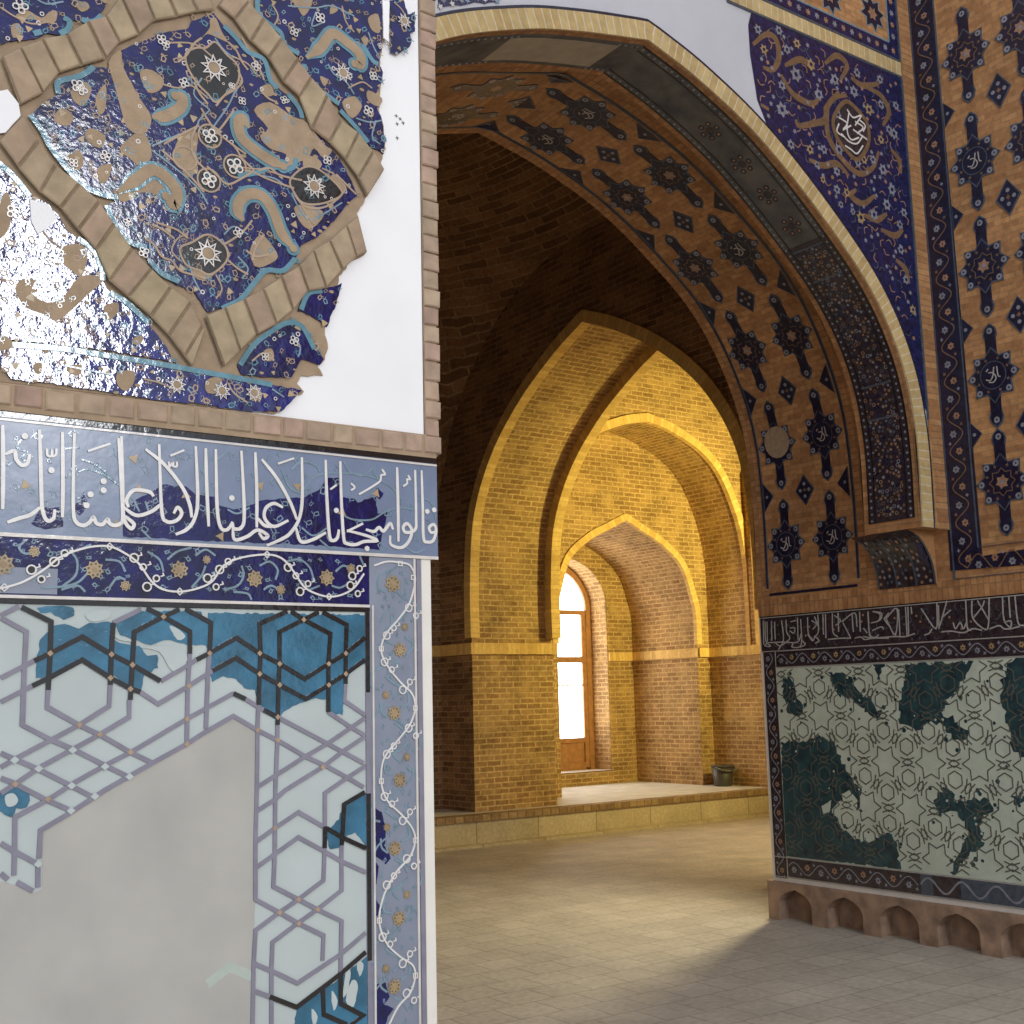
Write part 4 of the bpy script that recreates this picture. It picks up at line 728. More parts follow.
# ------------------------------------------------------------------ frieze and side border
fz = thing('tile_frieze', 'dark blue vine frieze between the calligraphy and the lattice panel', 'tile frieze', (.8, 2.19, 1.783))
mb = MB(); bar(mb, SL, .2, 1.221, 1.796, 1.9, .0006, .006, 'cobalt'); bar(mb, SL, .2, .60, 1.8, 1.845, .006, .0064, 'greyblue'); mb.build('ground', None, fz)
mb = MB(); bar(mb, SL, .2, 1.389, 1.8975, 1.904, .006, .0095, 'white'); mb.build('edge_strip', None, fz)
mb = MB(); bar(mb, SL, .2, 1.2218, 1.7915, 1.797, .0006, .0095, 'white'); mb.build('edge_strip', None, fz)
mb = MB(); bar(mb, SL, .2, 1.2218, 1.7825, 1.791, .0006, .0085, 'black'); mb.build('edge_strip', None, fz)
bd = thing('tile_border', 'upright grey blue vine border beside the lattice panel', 'tile border', (1.28, 2.19, .8))
mb = MB(); bar(mb, SL, 1.2225, 1.335, .6, 1.8965, .0006, .006, 'greyblue'); mb.build('ground', None, bd)
mb = MB(); bar(mb, SL, 1.2265, 1.2305, .6, 1.796, .006, .0095, 'white'); mb.build('edge_strip', None, bd)
mb = MB(); bar(mb, SL, 1.327, 1.3315, .6, 1.8965, .006, .0095, 'white'); mb.build('edge_strip', None, bd)
mb = MB(); bar(mb, SL, 1.3355, 1.347, .6, 1.896, .0006, .007, 'violetgrey'); mb.build('edge_strip', None, bd)
mb = MB(); bar(mb, SL, 1.3475, 1.3715, .6, 1.9, .0006, .005, 'cream'); mb.build('plaster_edge', None, bd)
for i, P in enumerate(many(D['VCOB'])): mb = MB(); poly(mb, SL, rough(P, .0015, .008, i), .006, .0068, 'cobalt'); mb.build('glaze_patch', None, bd)
mb = MB(); strip(mb, SL, crom([p for p in pts(D['FW']) if p[0] < 1.22], 5), px*1.9, .0064, .0092, 'letter'); mb.build('vine', None, fz)
mb = MB(); strip(mb, SL, crom([p for p in pts(D['VW']) if p[0] > 1.228 and p[1] < 1.89], 5), px*1.9, .0064, .0092, 'letter'); mb.build('vine', None, bd)
for i, (u, v) in enumerate(pts(D['FK'])):
    if 1.195 < u < 1.245 and v > 1.8: u = 1.19
    own = fz if (u < 1.215 and v > 1.8) else bd; mb = MB(); a = 1 if i % 2 else -1
    for q in (0, 1):
        cx, cy = u + (q-.5)*.017*(1 if own is fz else 1), v + a*(q-.5)*.016
        strip(mb, SL, disc(cx, cy, .0078 - .002*q, 12), px*1.4, .0066, .0096, 'letter', closed=True)
        poly(mb, SL, disc(cx, cy, .0058 - .002*q, 10), .0066, .0076, 'black' if own is fz else 'greyblue')
        strip(mb, SL, [(cx + .008, cy + .004), (cx + .014, cy + .006), (cx + .012, cy + .011)], px*1.2, .0066, .0094, 'letter')
    mb.build('knot', None, own)
for u, v in pts(D['FN']):
    v = min(v, 1.885) if u > 1.215 else v
    own = fz if (u < 1.215 and v > 1.8) else bd; mb = MB(); strip(mb, SL, disc(u, v, .0062, 4, PI/4 if own is bd else 0), px*1.5, .0066, .0098, 'letter', closed=True); mb.build('bead', None, own)
for key, own in (('FF', fz), ('VF', bd)):
    a = [int(x) for x in D[key].split()]
    for i in range(0, len(a), 3): rosette(own, SL, a[i]/1e4, a[i+1]/1e4, a[i+2]*px*.92, .0072, 3, 'ochre', 'tan')
mb = MB()
for P in many(D['FL']): curve(mb, SL, P, px*2.1, .006, .0076, mat='sky')
for i, (u, v) in enumerate(scatter([(.32, 1.808), (1.2, 1.808), (1.2, 1.888), (.32, 1.888)], 95, .017, 9)):
    a_ = r.uniform(0, 6.28); s_ = r.uniform(.009, .016)
    strip(mb, SL, [(u + s_*q*math.cos(a_ + q*2), v + s_*q*math.sin(a_ + q*2)*.8) for q in (-1, -.6, -.2, .2, .6, 1)], s_*.17, .006, .007, 'sky', taper=lambda q: .4 + .6*math.sin(PI*q))
mb.build('leaf_pattern', None, fz)
mb = MB()
a = [int(x) for x in D['VF'].split()]
for i in range(0, len(a), 3):
    u, v = a[i]/1e4, min(1.812, a[i+1]/1e4); sg = 1 if (i // 3) % 2 else -1
    curve(mb, SL, [(u + sg*.015, v + .012), (u + sg*.034, v + .02), (u + sg*.03, v + .045), (u, v + .06), (u - sg*.02, v + .075)], px*2.4, .006, .0072, mat='sky')
    curve(mb, SL, [(u - sg*.016, v - .008), (u - sg*.03, v + .004), (u - sg*.032, v + .022)], px*2.2, .006, .0072, mat='sky')
    curve(mb, SL, [(u, v - .02), (u + sg*.02, v - .034), (u + sg*.03, v - .05)], px*2, .006, .0072, mat='sky')
for i, (u, v) in enumerate(scatter([(1.245, .8), (1.315, .8), (1.315, 1.87), (1.245, 1.87)], 110, .02, 19)):
    a_ = r.uniform(0, 6.28); s_ = r.uniform(.009, .016)
    strip(mb, SL, [(u + s_*q*math.cos(a_ + q*2)*.8, v + s_*q*math.sin(a_ + q*2)) for q in (-1, -.6, -.2, .2, .6, 1)], s_*.16, .006, .007, 'sky', taper=lambda q: .4 + .6*math.sin(PI*q))
mb.build('leaf_pattern', None, bd)

# ------------------------------------------------------------------ lattice panel
lp = thing('lattice_panel', 'mint plaster panel with grey and black hexagon lattice and teal tile remains, left pier', 'tile panel', (.8, 2.19, .6))
mb = MB(); bar(mb, SL, .2, 1.2215, .6, 1.782, .0006, .005, 'mint'); mb.build('ground', None, lp)
mb = MB(); bar(mb, SL, 1.212, 1.2215, .6, 1.782, .005, .0078, 'violetgrey'); mb.build('edge_strip', None, lp)
mb = MB(); bar(mb, SL, 1.212, 1.2215, 1.62, 1.782, .0078, .0082, 'black'); mb.build('edge_strip', None, lp)
mb = MB(); bar(mb, SL, 1.212, 1.2215, 1.1, 1.42, .0078, .0082, 'black'); mb.build('edge_strip', None, lp)
mb = MB(); poly(mb, SL, rough(pts(D['BARE']), .0012, .02, 5), .005, .0056, 'plaster_grey'); o = mb.build('bare_plaster', None, lp); o['label'] = 'blank pale grey plaster'
for i, P in enumerate(many(D['TEAL'])):
    mb = MB(); poly(mb, SL, [(min(1.2115, u), min(1.7818, v)) for u, v in rough(P, .0022, .007, 40+i)], .005, .0064, 'teal'); o = mb.build('tile_patch', None, lp)
for i, P in enumerate(many(D['MINTGAP'])): mb = MB(); poly(mb, SL, rough(crom(P, 3, True), .0012, .006, i), .0064, .0069, 'mint'); mb.build('lost_glaze', None, lp)
for P in many(D['LG']): mb = MB(); strip(mb, SL, [(min(u, 1.2105), min(v, 1.78)) for u, v in P], px*4.3, .0056, .0076, 'violetgrey'); mb.build('grey_lattice_strip', None, lp)
for P in many(D['LB']): mb = MB(); strip(mb, SL, [(min(u, 1.2105), min(v, 1.78)) for u, v in P], px*4.6, .0064, .0080, 'black'); mb.build('black_lattice_strip', None, lp)
mb = MB()
for u, v in pts(D['KNOT']): poly(mb, SL, disc(u, v, px*2.9, 4), .0076, .0086, 'knot')
for u, v in pts(D['MGAP']): poly(mb, SL, [(u - .0075, v), (u, v - .0065), (u + .0075, v), (u, v + .0065)], .0078, .0083, 'mint')
mb.build('knot_pattern', None, lp)
mb = MB(); strip(mb, SL, pts(D['CHEV']), px*9, .0056, .0060, 'chev'); mb.build('faded_chevron', None, lp)

# ================================================================== right wall
def medallion(S, u, v, label, group, bare=False, script=False, rot=0, k=1.0, worn=False):
    P0 = S(u, v - .33, 0)
    t = thing('star_medallion', label, 'star tile', P0, group)
    tips = star(u, v, .174*k, .124*k, 8, 0)
    mb = MB(); body = []
    fin = lambda s: [(u - s*.037, v + s*.12*k), (u - s*.037, v + s*.235), (u - s*.046, v + s*.265), (u - s*.036, v + s*.3), (u, v + s*.332), (u + s*.036, v + s*.3), (u + s*.046, v + s*.265), (u + s*.037, v + s*.235), (u + s*.037, v + s*.12*k)]
    poly(mb, S, tips, .0012, .006, 'navy'); poly(mb, S, fin(1), .0012, .0055, 'navy'); poly(mb, S, fin(-1), .0012, .0055, 'navy'); mb.build('body', None, t)
    mb = MB(); strip(mb, S, star(u, v, .177*k, .127*k, 8, 0), .011, .001, .0066, 'slate', closed=True)
    for s in (1, -1): strip(mb, S, fin(s)[1:-1], .009, .001, .0064, 'slate')
    mb.build('border', None, t)
    for q in range(8):
        a = PI/4*q
        if q in (2, 6): c = (u, v + (.285 if q == 2 else -.285))
        else: c = (u + .142*k*math.cos(a), v + .142*k*math.sin(a))
        mb = MB(); poly(mb, S, disc(c[0], c[1], .0205, 9), .006, .0072, 'floret'); poly(mb, S, disc(c[0], c[1], .007, 6), .0072, .0078, 'navy'); mb.build('floret', None, t)
    mb = MB()
    if bare:
        poly(mb, S, disc(u + .006, v + .02, .118, 18), .006, .0075, 'tan'); o = mb.build('heart', None, t); o['label'] = 'bare brick filling where the glaze is lost'
    elif script:
        strip(mb, S, disc(u, v, .088, 20), .006, .006, .0074, 'slate', closed=True)
        for q in ([(-.05, -.02), (-.02, -.03), (0, .0), (.01, .05)], [(-.03, .02), (.0, .015), (.02, -.02), (.0, -.045), (-.03, -.04)], [(.03, .05), (.035, -.01), (.05, -.02)], [(-.045, .03), (-.03, .045)]): curve(mb, S, [(u + a, v + b) for a, b in q], .0075, .006, .0078, mat='dscript')
        mb.build('heart', None, t)
    else:
        strip(mb, S, star(u, v, .088, .066, 8, 0), .006, .006, .0072, 'brown_scroll', closed=True)
        poly(mb, S, star(u, v, .046, .03, 6, .3), .006, .0076, 'redtan'); poly(mb, S, disc(u, v, .014, 8), .0076, .0082, 'floret')
        mb.build('heart', None, t)
    mb = MB()
    for q in range(8):
        a = PI/4*q + PI/8; c = (u + .108*math.cos(a), v + .108*math.sin(a)); poly(mb, S, star(c[0], c[1], .013, .006, 4, a), .006, .007, 'brown_scroll' if not worn else 'slate')
    if not bare: mb.build('leaf_pattern', None, t)
    return t
def lozenge(S, u, v, label, group, a=.082, b=.115):
    t = thing('lozenge_tile', label, 'diamond tile', S(u, v - b, 0), group)
    Q = [(u - a, v), (u, v - b), (u + a, v), (u, v + b)]
    mb = MB(); poly(mb, S, Q, .0012, .0056, 'navy'); mb.build('body', None, t)
    mb = MB(); strip(mb, S, Q, .011, .001, .0064, 'slate', closed=True); mb.build('border', None, t)
    mb = MB()
    for p in ((0, .045), (0, -.045), (.04, 0), (-.04, 0)): poly(mb, S, disc(u + p[0], v + p[1], .014, 7), .0056, .0068, 'floret')
    poly(mb, S, star(u, v, .018, .01, 4), .0056, .0066, 'brown_scroll'); mb.build('floret_pattern', None, t)
    return t
def tri(S, Q, label, group):
    u, v = min(p[0] for p in Q), min(p[1] for p in Q)
    t = thing('corner_tile', label, 'triangle tile', S(u, v, 0), group)
    mb = MB(); poly(mb, S, Q, .0012, .0056, 'navy'); mb.build('body', None, t)
    mb = MB(); strip(mb, S, Q, .006, .001, .0064, 'slate', closed=True)
    cx, cy = sum(p[0] for p in Q)/3, sum(p[1] for p in Q)/3; poly(mb, S, disc(cx, cy, .012, 8), .0056, .007, 'floret'); mb.build('border', None, t)
    return t
NTH = ['lowest', 'second from the bottom', 'third from the bottom', 'fourth from the bottom', 'fifth from the bottom', 'sixth from the bottom', 'topmost']
for i, z in enumerate((2.844, 3.52, 4.231, 4.935, 5.667)):
    medallion(SR, -4.213, z, 'dark blue star tile in the brick column beside the vine border, ' + (NTH[i] if i < 4 else 'topmost'), 'star tiles on the right wall', script=i in (1, 3))
    medallion(SR, -3.822, z, 'dark blue star tile at the right picture edge, ' + (NTH[i] if i < 4 else 'topmost') + ' of its column', 'star tiles on the right wall')
for i, z in enumerate((3.17, 3.855, 4.615, 5.326)):
    lozenge(SR, -4.005, z, 'small diamond tile between the star columns of the right wall, ' + ('lowest', 'second from bottom', 'third from bottom', 'topmost')[i], 'diamond tiles of the right wall')
    tri(SR, [(-4.402, z + .085), (-4.402, z - .085), (-4.325, z)], 'blue triangle tile against the upright vine border, ' + ('lowest', 'second from bottom', 'third from bottom', 'topmost')[i], 'triangle tiles of the right wall')
def vine_band(t, S, P, w, mat_g, step=.115, h=.006, fl=('floret', 'redtan'), line='brown_scroll'):
    """ground strip, wavy vine, florets every step along the path P"""
    mb = MB()
    strip(mb, S, P, w, .0012, h, mat_g); mb.build('ground', None, t)
    s = lens(P); L = s[-1]
    def at(d):
        i = 0
        while i < len(s) - 2 and s[i+1] < d: i += 1
        q = (d - s[i]) / (s[i+1]-s[i]); dx, dy = P[i+1][0]-P[i][0], P[i+1][1]-P[i][1]; l = math.hypot(dx, dy)
        return (P[i][0]+dx*q, P[i][1]+dy*q, -dy/l, dx/l)
    mb = MB(); W = []; d = .01
    while d < L - .01:
        x, y, nx, ny = at(d); o = w*.3*math.sin(PI*d/step); W.append((x+nx*o, y+ny*o)); d += .012
    strip(mb, S, W, .0065, h, h + .0014, line); mb.build('vine', None, t)
    d = step/2; i = 0; mb2 = MB()
    while d < L - step/3:
        x, y, nx, ny = at(d); o = -w*.1*(1 if i % 2 == 0 else -1)
        mb = MB(); poly(mb, S, star(x+nx*o, y+ny*o, min(.026, w*.2), min(.018, w*.13), 6, d), h, h + .0018, fl[i % 2]); poly(mb, S, disc(x+nx*o, y+ny*o, .006, 6), h + .0018, h + .0024, mat_g)
        mb.build('floret', None, t)
        x, y, nx, ny = at(min(L-.01, d + step*.5)); o = w*.27*(1 if i % 2 else -1)
        poly(mb2, S, star(x+nx*o, y+ny*o, .014, .006, 4, d*9), h, h + .0016, line if i % 3 else 'floret')
        d += step; i += 1
    mb2.build('leaf_pattern', None, t)
    return t
t = thing('tile_border', 'dark blue vine border framing the star tile brickwork of the right wall', 'tile border', (XR, 4.5, 2.29))
vine_band(t, SR, [(-4.508, 7.4), (-4.508, 2.37), (-3.0, 2.37)], .17, 'navy', .115)
mb = MB(); strip(mb, SR, [(-4.6, 7.4), (-4.6, 2.28), (-3.0, 2.28)], .008, .001, .008, 'slate'); strip(mb, SR, [(-4.415, 7.4), (-4.415, 2.462), (-3.0, 2.462)], .008, .001, .008, 'slate'); mb.build('edge_strip', None, t)

ri = thing('inscription_panel', 'dim band of pale calligraphy on dark ground along the right wall', 'inscription', (XR, 4.5, 1.9))
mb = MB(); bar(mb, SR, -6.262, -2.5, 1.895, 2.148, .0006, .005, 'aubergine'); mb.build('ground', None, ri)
mb = MB(); P = [(-6.25, 1.92), (-3.4, 1.92), (-3.4, 2.12), (-6.25, 2.12)]
for i, (u, v) in enumerate(scatter(P, 210, .03, 77)):
    if i % 3 == 0: poly(mb, SR, disc(u, v, .009, 6), .005, .006, ('slate', 'redtan', 'navy_blue')[i // 3 % 3])
    else:
        a = r.uniform(0, 6); curve(mb, SR, [(u - .02*math.cos(a), v - .02*math.sin(a)), (u + .012*math.sin(a), v - .012*math.cos(a)), (u + .02*math.cos(a), v + .02*math.sin(a))], .004, .005, .006, mat='slate', n=3)
mb.build('vine_pattern', None, ri)
mb = MB()
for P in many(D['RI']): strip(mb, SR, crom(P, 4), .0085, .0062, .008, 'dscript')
mb.build('lettering', None, ri)
mb = MB(); bar(mb, SR, -6.262, -2.5, 2.139, 2.145, .005, .0078, 'dscript'); mb.build('edge_strip', None, ri)
mb = MB(); bar(mb, SR, -6.262, -2.5, 2.147, 2.153, .0006, .0078, 'black'); mb.build('edge_strip', None, ri)
mb = MB(); bar(mb, SR, -6.262, -2.5, 1.893, 1.899, .005, .0078, 'dscript'); mb.build('edge_strip', None, ri)
rf = thing('tile_frieze', 'narrow dark vine frieze under the dim calligraphy of the right wall', 'tile frieze', (XR, 4.5, 1.775))
vine_band(rf, SR, [(-6.13, 1.836), (-2.5, 1.836)], .11, 'aubergine', .1, .005, ('floret', 'ochre'), 'floret')
mb = MB(); bar(mb, SR, -6.13, -2.5, 1.772, 1.778, .0006, .0078, 'dscript'); mb.build('edge_strip', None, rf)
rb = thing('tile_border', 'upright dark vine border at the far end of the sage lattice panel', 'tile border', (XR, 6.19, .29))
vine_band(rb, SR, [(-6.195, 1.893), (-6.195, .29)], .108, 'aubergine', .1, .005, ('floret', 'redtan'), 'floret')
rc = thing('tile_border', 'low dark vine border along the foot of the sage lattice panel', 'tile border', (XR, 5, .29))
vine_band(rc, SR, [(-6.13, .369), (-5.02, .369)], .128, 'aubergine', .12, .005, ('floret', 'redtan'), 'floret')
mb = MB(); bar(mb, SR, -5.02, -2.5, .305, .433, .0006, .005, 'slate'); bar(mb, SR, -4.93, -4.73, .31, .43, .005, .0062, 'aubergine'); mb.build('painted_ground', None, rc)
mb = MB(); W = [(-5.02 + .012*i, .369 + .042*math.sin(PI*.012*i/.12)) for i in range(0, 200)]; strip(mb, SR, W, .012, .0062, .0076, 'floret'); mb.build('painted_vine', None, rc)
mb = MB(); bar(mb, SR, -6.25, -2.5, .433, .439, .0006, .0078, 'dscript'); mb.build('edge_strip', None, rc)
mb = MB(); bar(mb, SR, -6.25, -2.5, .296, .302, .0006, .0078, 'dscript'); mb.build('edge_strip', None, rc)

rl = thing('lattice_panel', 'dim sage plaster panel with fine star lattice and dark teal tile remains, right wall', 'tile panel', (XR, 4.5, .44))
PU0, PU1, PZ0, PZ1 = -6.138, -2.6, .442, 1.771
mb = MB(); bar(mb, SR, PU0, PU1, PZ0, PZ1, .0006, .004, 'mint_dim'); mb.build('ground', None, rl)
def clipu(Q):
    out = []
    for u, v in Q: out.append((max(PU0 + .004, min(PU1, u)), max(PZ0 + .003, min(PZ1 - .003, v))))
    return out
for i, P in enumerate(many(D['RT'])):
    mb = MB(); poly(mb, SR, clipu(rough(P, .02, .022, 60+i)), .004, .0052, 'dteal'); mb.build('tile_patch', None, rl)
for i, P in enumerate(many(D['RTG'])): mb = MB(); poly(mb, SR, rough(P, .004, .02, i), .0052, .0058, 'mint_dim'); mb.build('lost_glaze', None, rl)
mb = MB()
for i, P in enumerate(many(D['RT'])):
    for q, (u, v) in enumerate(P):
        for k in range(2):
            c = (u + r.uniform(-.09, .09), v + r.uniform(-.09, .09))
            if inside(c, [(PU0 + .03, PZ0 + .03), (PU1, PZ0 + .03), (PU1, PZ1 - .03), (PU0 + .03, PZ1 - .03)]) and not inside(c, P): poly(mb, SR, rough(disc(c[0], c[1], r.uniform(.004, .017), 6), .003, .02, k), .004, .0051, 'dteal')
            elif inside(c, P) and k < 2: poly(mb, SR, rough(disc(c[0], c[1], r.uniform(.003, .01), 6), .002, .02, k), .0052, .0057, ('mint_dim', 'slate')[k])
mb.build('glaze_speck_pattern', None, rl)
# triangular star lattice
A0 = .345; ou, ov = STAR0
mb = MB()
def ok(Q): return all(PU0 < u < -3.3 and PZ0 < v < PZ1 for u, v in Q)
def ln(Q, closed=False):
    for a, b in zip(Q, Q[1:] + (Q[:1] if closed else [])):
        if ok([a, b]): strip(mb, SR, [a, b], .0075, .0054, .0064, 'dgrey')
def pol(u, v, rr, a): return (u + rr*math.cos(a), v + rr*math.sin(a))
for i in range(-6, 14):
    for j in range(-6, 6):
        u = ou + A0*(i + j*.5) - A0*round(j*.5)*0; v = ov + A0*.866*j
        ln([pol(u, v, A0*(.33 if q % 2 == 0 else .2), PI/6*q) for q in range(12)], True)
        for q in range(3):                       # crossings between star tips
            m = pol(u, v, A0*.5, PI/3*q); a = PI/3*q
            ln([pol(*m, A0*.115, a), pol(*m, A0*.07, a + PI/2), pol(*m, A0*.115, a + PI), pol(*m, A0*.07, a - PI/2)], True)
        for q in (0, 1):                         # hexagons at the triangle centres, shoulders towards the stars
            c = pol(u, v, A0*.5774, PI/6 + PI/3*q); o = PI/2 if q == 0 else -PI/2
            ln([pol(*c, A0*.16, PI/3*k_ + PI/6) for k_ in range(6)], True)
            for k_ in range(3):
                a = PI/3*2*k_ + o + PI; d = pol(*c, A0*.25, a)
                ln([pol(*d, A0*.16, a + 1.9), d, pol(*d, A0*.16, a - 1.9)])
mb.build('star_lattice', None, rl)

# ------------------------------------------------------------------ corbel under the rib
def SCb(u, v, h):
    t = max(0, min(1, (v - 2.262)/.336)); return (XR - .012 - .268*(1 - math.sqrt(max(0, 1 - t*t*.998))) - h, -u, v)
cb = thing('tile_corbel', 'small hollow tiled corbel carrying the rib of the big arch', 'corbel', (6.7, 4.95, 2.262))
mb = MB(); nz = 10
for i in range(nz):
    z0, z1 = 2.262 + .336*i/nz, 2.262 + .336*(i+1)/nz
    for a, b in ((-5.18, -5.03), (-5.03, -4.88), (-4.88, -4.73)):
        mid = (a + b)/2; dpt = .035
        for p, q, hp, hq in ((a, mid, 0, -dpt*(1 - i/nz) + 0, ), (mid, b, -dpt*(1 - i/nz), 0)):
            X = [SCb(p, z0, max(-.009, hp)), SCb(q, z0, max(-.009, hq)), SCb(q, z1, max(-.009, hq)), SCb(p, z1, max(-.009, hp))]
            mb.face(X, None, 'aubergine')
    for u in (-5.18, -4.73): mb.face([(XR - .001, -u, z0), SCb(u, z0, 0), SCb(u, z1, 0), (XR - .001, -u, z1)], None, 'sold_brick')
mb.build('body', None, cb)
mb = MB()
for i, (u, v) in enumerate(scatter([(-5.16, 2.28), (-4.76, 2.28), (-4.76, 2.57), (-5.16, 2.57)], 60, .034, 5)): poly(mb, SCb, star(u, v, .013, .008, 5, u*40), .0012, .0032, ('floret', 'redtan', 'slate')[i % 3])
mb.build('floret_pattern', None, cb)
mb = MB(); poly(mb, SCb, [(-4.80, 2.40), (-4.75, 2.36), (-4.75, 2.52), (-4.79, 2.54)], .0012, .003, 'navy_blue'); mb.build('glaze_patch', None, cb)
mb = MB()
for u in (-5.174, -5.03, -4.88, -4.736): strip(mb, SCb, [(u, 2.264 + .033*i) for i in range(11)], .012, .0012, .004, 'slate')
mb.build('edge_strip', None, cb)

# ------------------------------------------------------------------ rib mosaic
LR = lens(RIB)[-1]
rm = thing('mosaic_band', 'dark mosaic band running round the underside of the big arch rib', 'mosaic band', (6.5, 4.83, 2.66))
mb = MB(); grid(mb, SB, -5.0, -4.665, .065, 2.02, .0012, .006, 1, 30, 'aubergine'); mb.build('glaze_field', None, rm)
mb = MB(); grid(mb, SB, -5.0, -4.665, 2.02, LR - .1, .0012, .005, 1, 60, 'rib_patch'); o = mb.build('mortar_patch', None, rm); o['label'] = 'plain grey mortar where the mosaic is lost'
mb = MB(); grid(mb, SB, -4.965, -4.70, 3.85, 4.62, .005, .0066, 1, 14, 'rib_light'); o = mb.build('pale_patch', None, rm); o['label'] = 'pale smooth plaster patch at the crown'
mb = MB()
for k in range(int((LR - .2)/.045)):
    v = .08 + .045*k
    if v > 3.9 and v < 4.55: continue
    for u in (-4.982, -4.683): poly(mb, SB, disc(u, v, .0085, 6), .006, .0078, 'floret')
mb.build('dot_pattern', None, rm)
mb = MB()
for u in (-4.955, -4.71, -5.003, -4.662): grid(mb, SB, u - .004, u + .004, .065, 3.7, .0012, .0075, 1, 50, 'black')
mb.build('edge_strip', None, rm)
mb = MB()
for v in (.74, .96, 1.74, 1.98): strip(mb, SB, [(-4.95, v), (-4.715, v)], .012, .006, .0085, 'slate')
mb.build('cross_bar', None, rm)
mb = MB(); P = [(-4.945, .1), (-4.72, .1), (-4.72, 1.98), (-4.945, 1.98)]
for i, (u, v) in enumerate(scatter(P, 420, .022, 12)):
    m = ('floret', 'redtan', 'brown_scroll', 'slate', 'navy_blue')[i % 5]
    if i % 4: poly(mb, SB, star(u, v, (.014, .011, .009)[i % 3], .006, (5, 6, 3)[i % 3], i), .006, .0075, m)
    else: strip(mb, SB, disc(u, v, .011, 7, i), .004, .006, .0075, m, closed=True)
mb.build('floret_pattern', None, rm)
for v in (2.16, 2.42, 2.68, 2.98):
    mb = MB()
    for q in range(6):
        a = PI/3*q; poly(mb, SB, disc(-4.83 + .055*math.cos(a), v + .055*math.sin(a), .02, 7), .006, .0076, 'aubergine'); poly(mb, SB, disc(-4.83 + .055*math.cos(a), v + .055*math.sin(a), .008, 6), .0076, .0082, 'redtan')
    poly(mb, SB, disc(-4.83, v, .03, 9), .006, .007, 'aubergine'); mb.build('rosette', None, rm)

# ------------------------------------------------------------------ soffit star tiles
LS = lens(SOFF)[-1]
ODR = ['lowest', 'second up', 'third up', 'fourth up', 'fifth up', 'sixth up', 'seventh up']
for k in range(7):
    sv = .365 + .735*k
    medallion(SS, -5.55, sv, 'blue star tile on the vault, outer row next to the dark mosaic rib, ' + ODR[k], 'star tiles on the vault', script=k in (0, 1, 3, 5), worn=k > 3)
    medallion(SS, -5.975, sv, ('star tile with bare tan heart on the vault, inner row' if k == 1 else 'blue star tile on the vault, inner row next to the far opening, ' + ODR[k]), 'star tiles on the vault', bare=k == 1, script=k in (0, 5, 6), worn=k > 3)
for k in range(6):
    sv = .365 + .735*(k + .5)
    lozenge(SS, -5.765, sv, 'small diamond tile between the two star rows of the vault, ' + ODR[k], 'diamond tiles of the vault', .082, .108)
    tri(SS, [(-5.372, sv - .105), (-5.372, sv + .105), (-5.468, sv)], 'blue triangle tile on the vault edge next to the rib, ' + ODR[k], 'triangle tiles of the vault')
    tri(SS, [(-6.155, sv + .105), (-6.155, sv - .105), (-6.065, sv)], 'blue triangle tile on the vault edge next to the far opening, ' + ODR[k], 'triangle tiles of the vault')
bs = thing('tile_edging', 'thin dark blue tile line framing the star tile vault', 'tile edging', (XR, 5.76, 2.36))
for u in (-5.345, -6.172):
    mb = MB(); grid(mb, SS, u - .011, u + .011, .055, LS - .06, .0012, .006, 1, 70, 'slate'); grid(mb, SS, u - .004, u + .004, .055, LS - .06, .006, .0068, 1, 70, 'navy'); mb.build('side_line', None, bs)
mb = MB(); grid(mb, SS, -6.155, -5.36, .0, .018, .0012, .006, 6, 1, 'navy'); mb.build('foot_line', None, bs)

# ------------------------------------------------------------------ arch front: archivolt, spandrel, frames
nn = normals(RIB)
av = thing('brick_archivolt', 'pale yellow brick edge of the big arch', 'archivolt', (6.5, 4.6, 2.6))
mb = MB(); s = lens(RIB); W0, W1 = .0, .108
for i in range(len(RIB)-1):
    A = [(RIB[j][0] - nn[j][0]*w, RIB[j][1] - nn[j][1]*w) for j in (i, i+1) for w in (W0, W1)]
    q = [A[0], A[1], A[3], A[2]]; uv = [(s[i], .02), (s[i], .13), (s[i+1], .13), (s[i+1], .02)]
    mb.face([(x, YF - .012, z) for x, z in q], uv, 'arch_brick')
    mb.face([(q[0][0], YF - .012, q[0][1]), (q[3][0], YF - .012, q[3][1]), (q[3][0], YF - .001, q[3][1]), (q[0][0], YF - .001, q[0][1])], uv, 'arch_brick')
    mb.face([(q[1][0], YF - .012, q[1][1]), (q[2][0], YF - .012, q[2][1]), (q[2][0], YF - .001, q[2][1]), (q[1][0], YF - .001, q[1][1])], uv, 'arch_brick')
mb.build('brick_face', None, av)
mb = MB(); strip(mb, SF, [(p[0] - n[0]*.118, p[1] - n[1]*.118) for p, n in zip(RIB, nn)], .016, .001, .009, 'navy'); mb.build('edge_strip', None, av)

sp = thing('spandrel_mosaic', 'deep blue floral mosaic in the corner above the big arch', 'mosaic', (6.0, 4.6, 3.4))
SP = pts(D['SP']); a_ = [(p[0] - n[0]*.131, p[1] - n[1]*.131) for p, n in zip(RIB, nn)]
a_ = [p for p in a_ if 5.27 < p[0] < 6.625 and p[1] > 3.35 and p[0] > XC]
k_ = min(range(len(SP)), key=lambda q: SP[q][1]); l_ = [p for p in SP if p[0] < 5.262 and p[1] > 4.98]
SPo = [(u if u < 6.5 else 6.63, min(5.634, v)) for u, v in SP[:7]] + [(6.63, 4.6), (6.63, 3.36)] + a_ + l_[-4:]
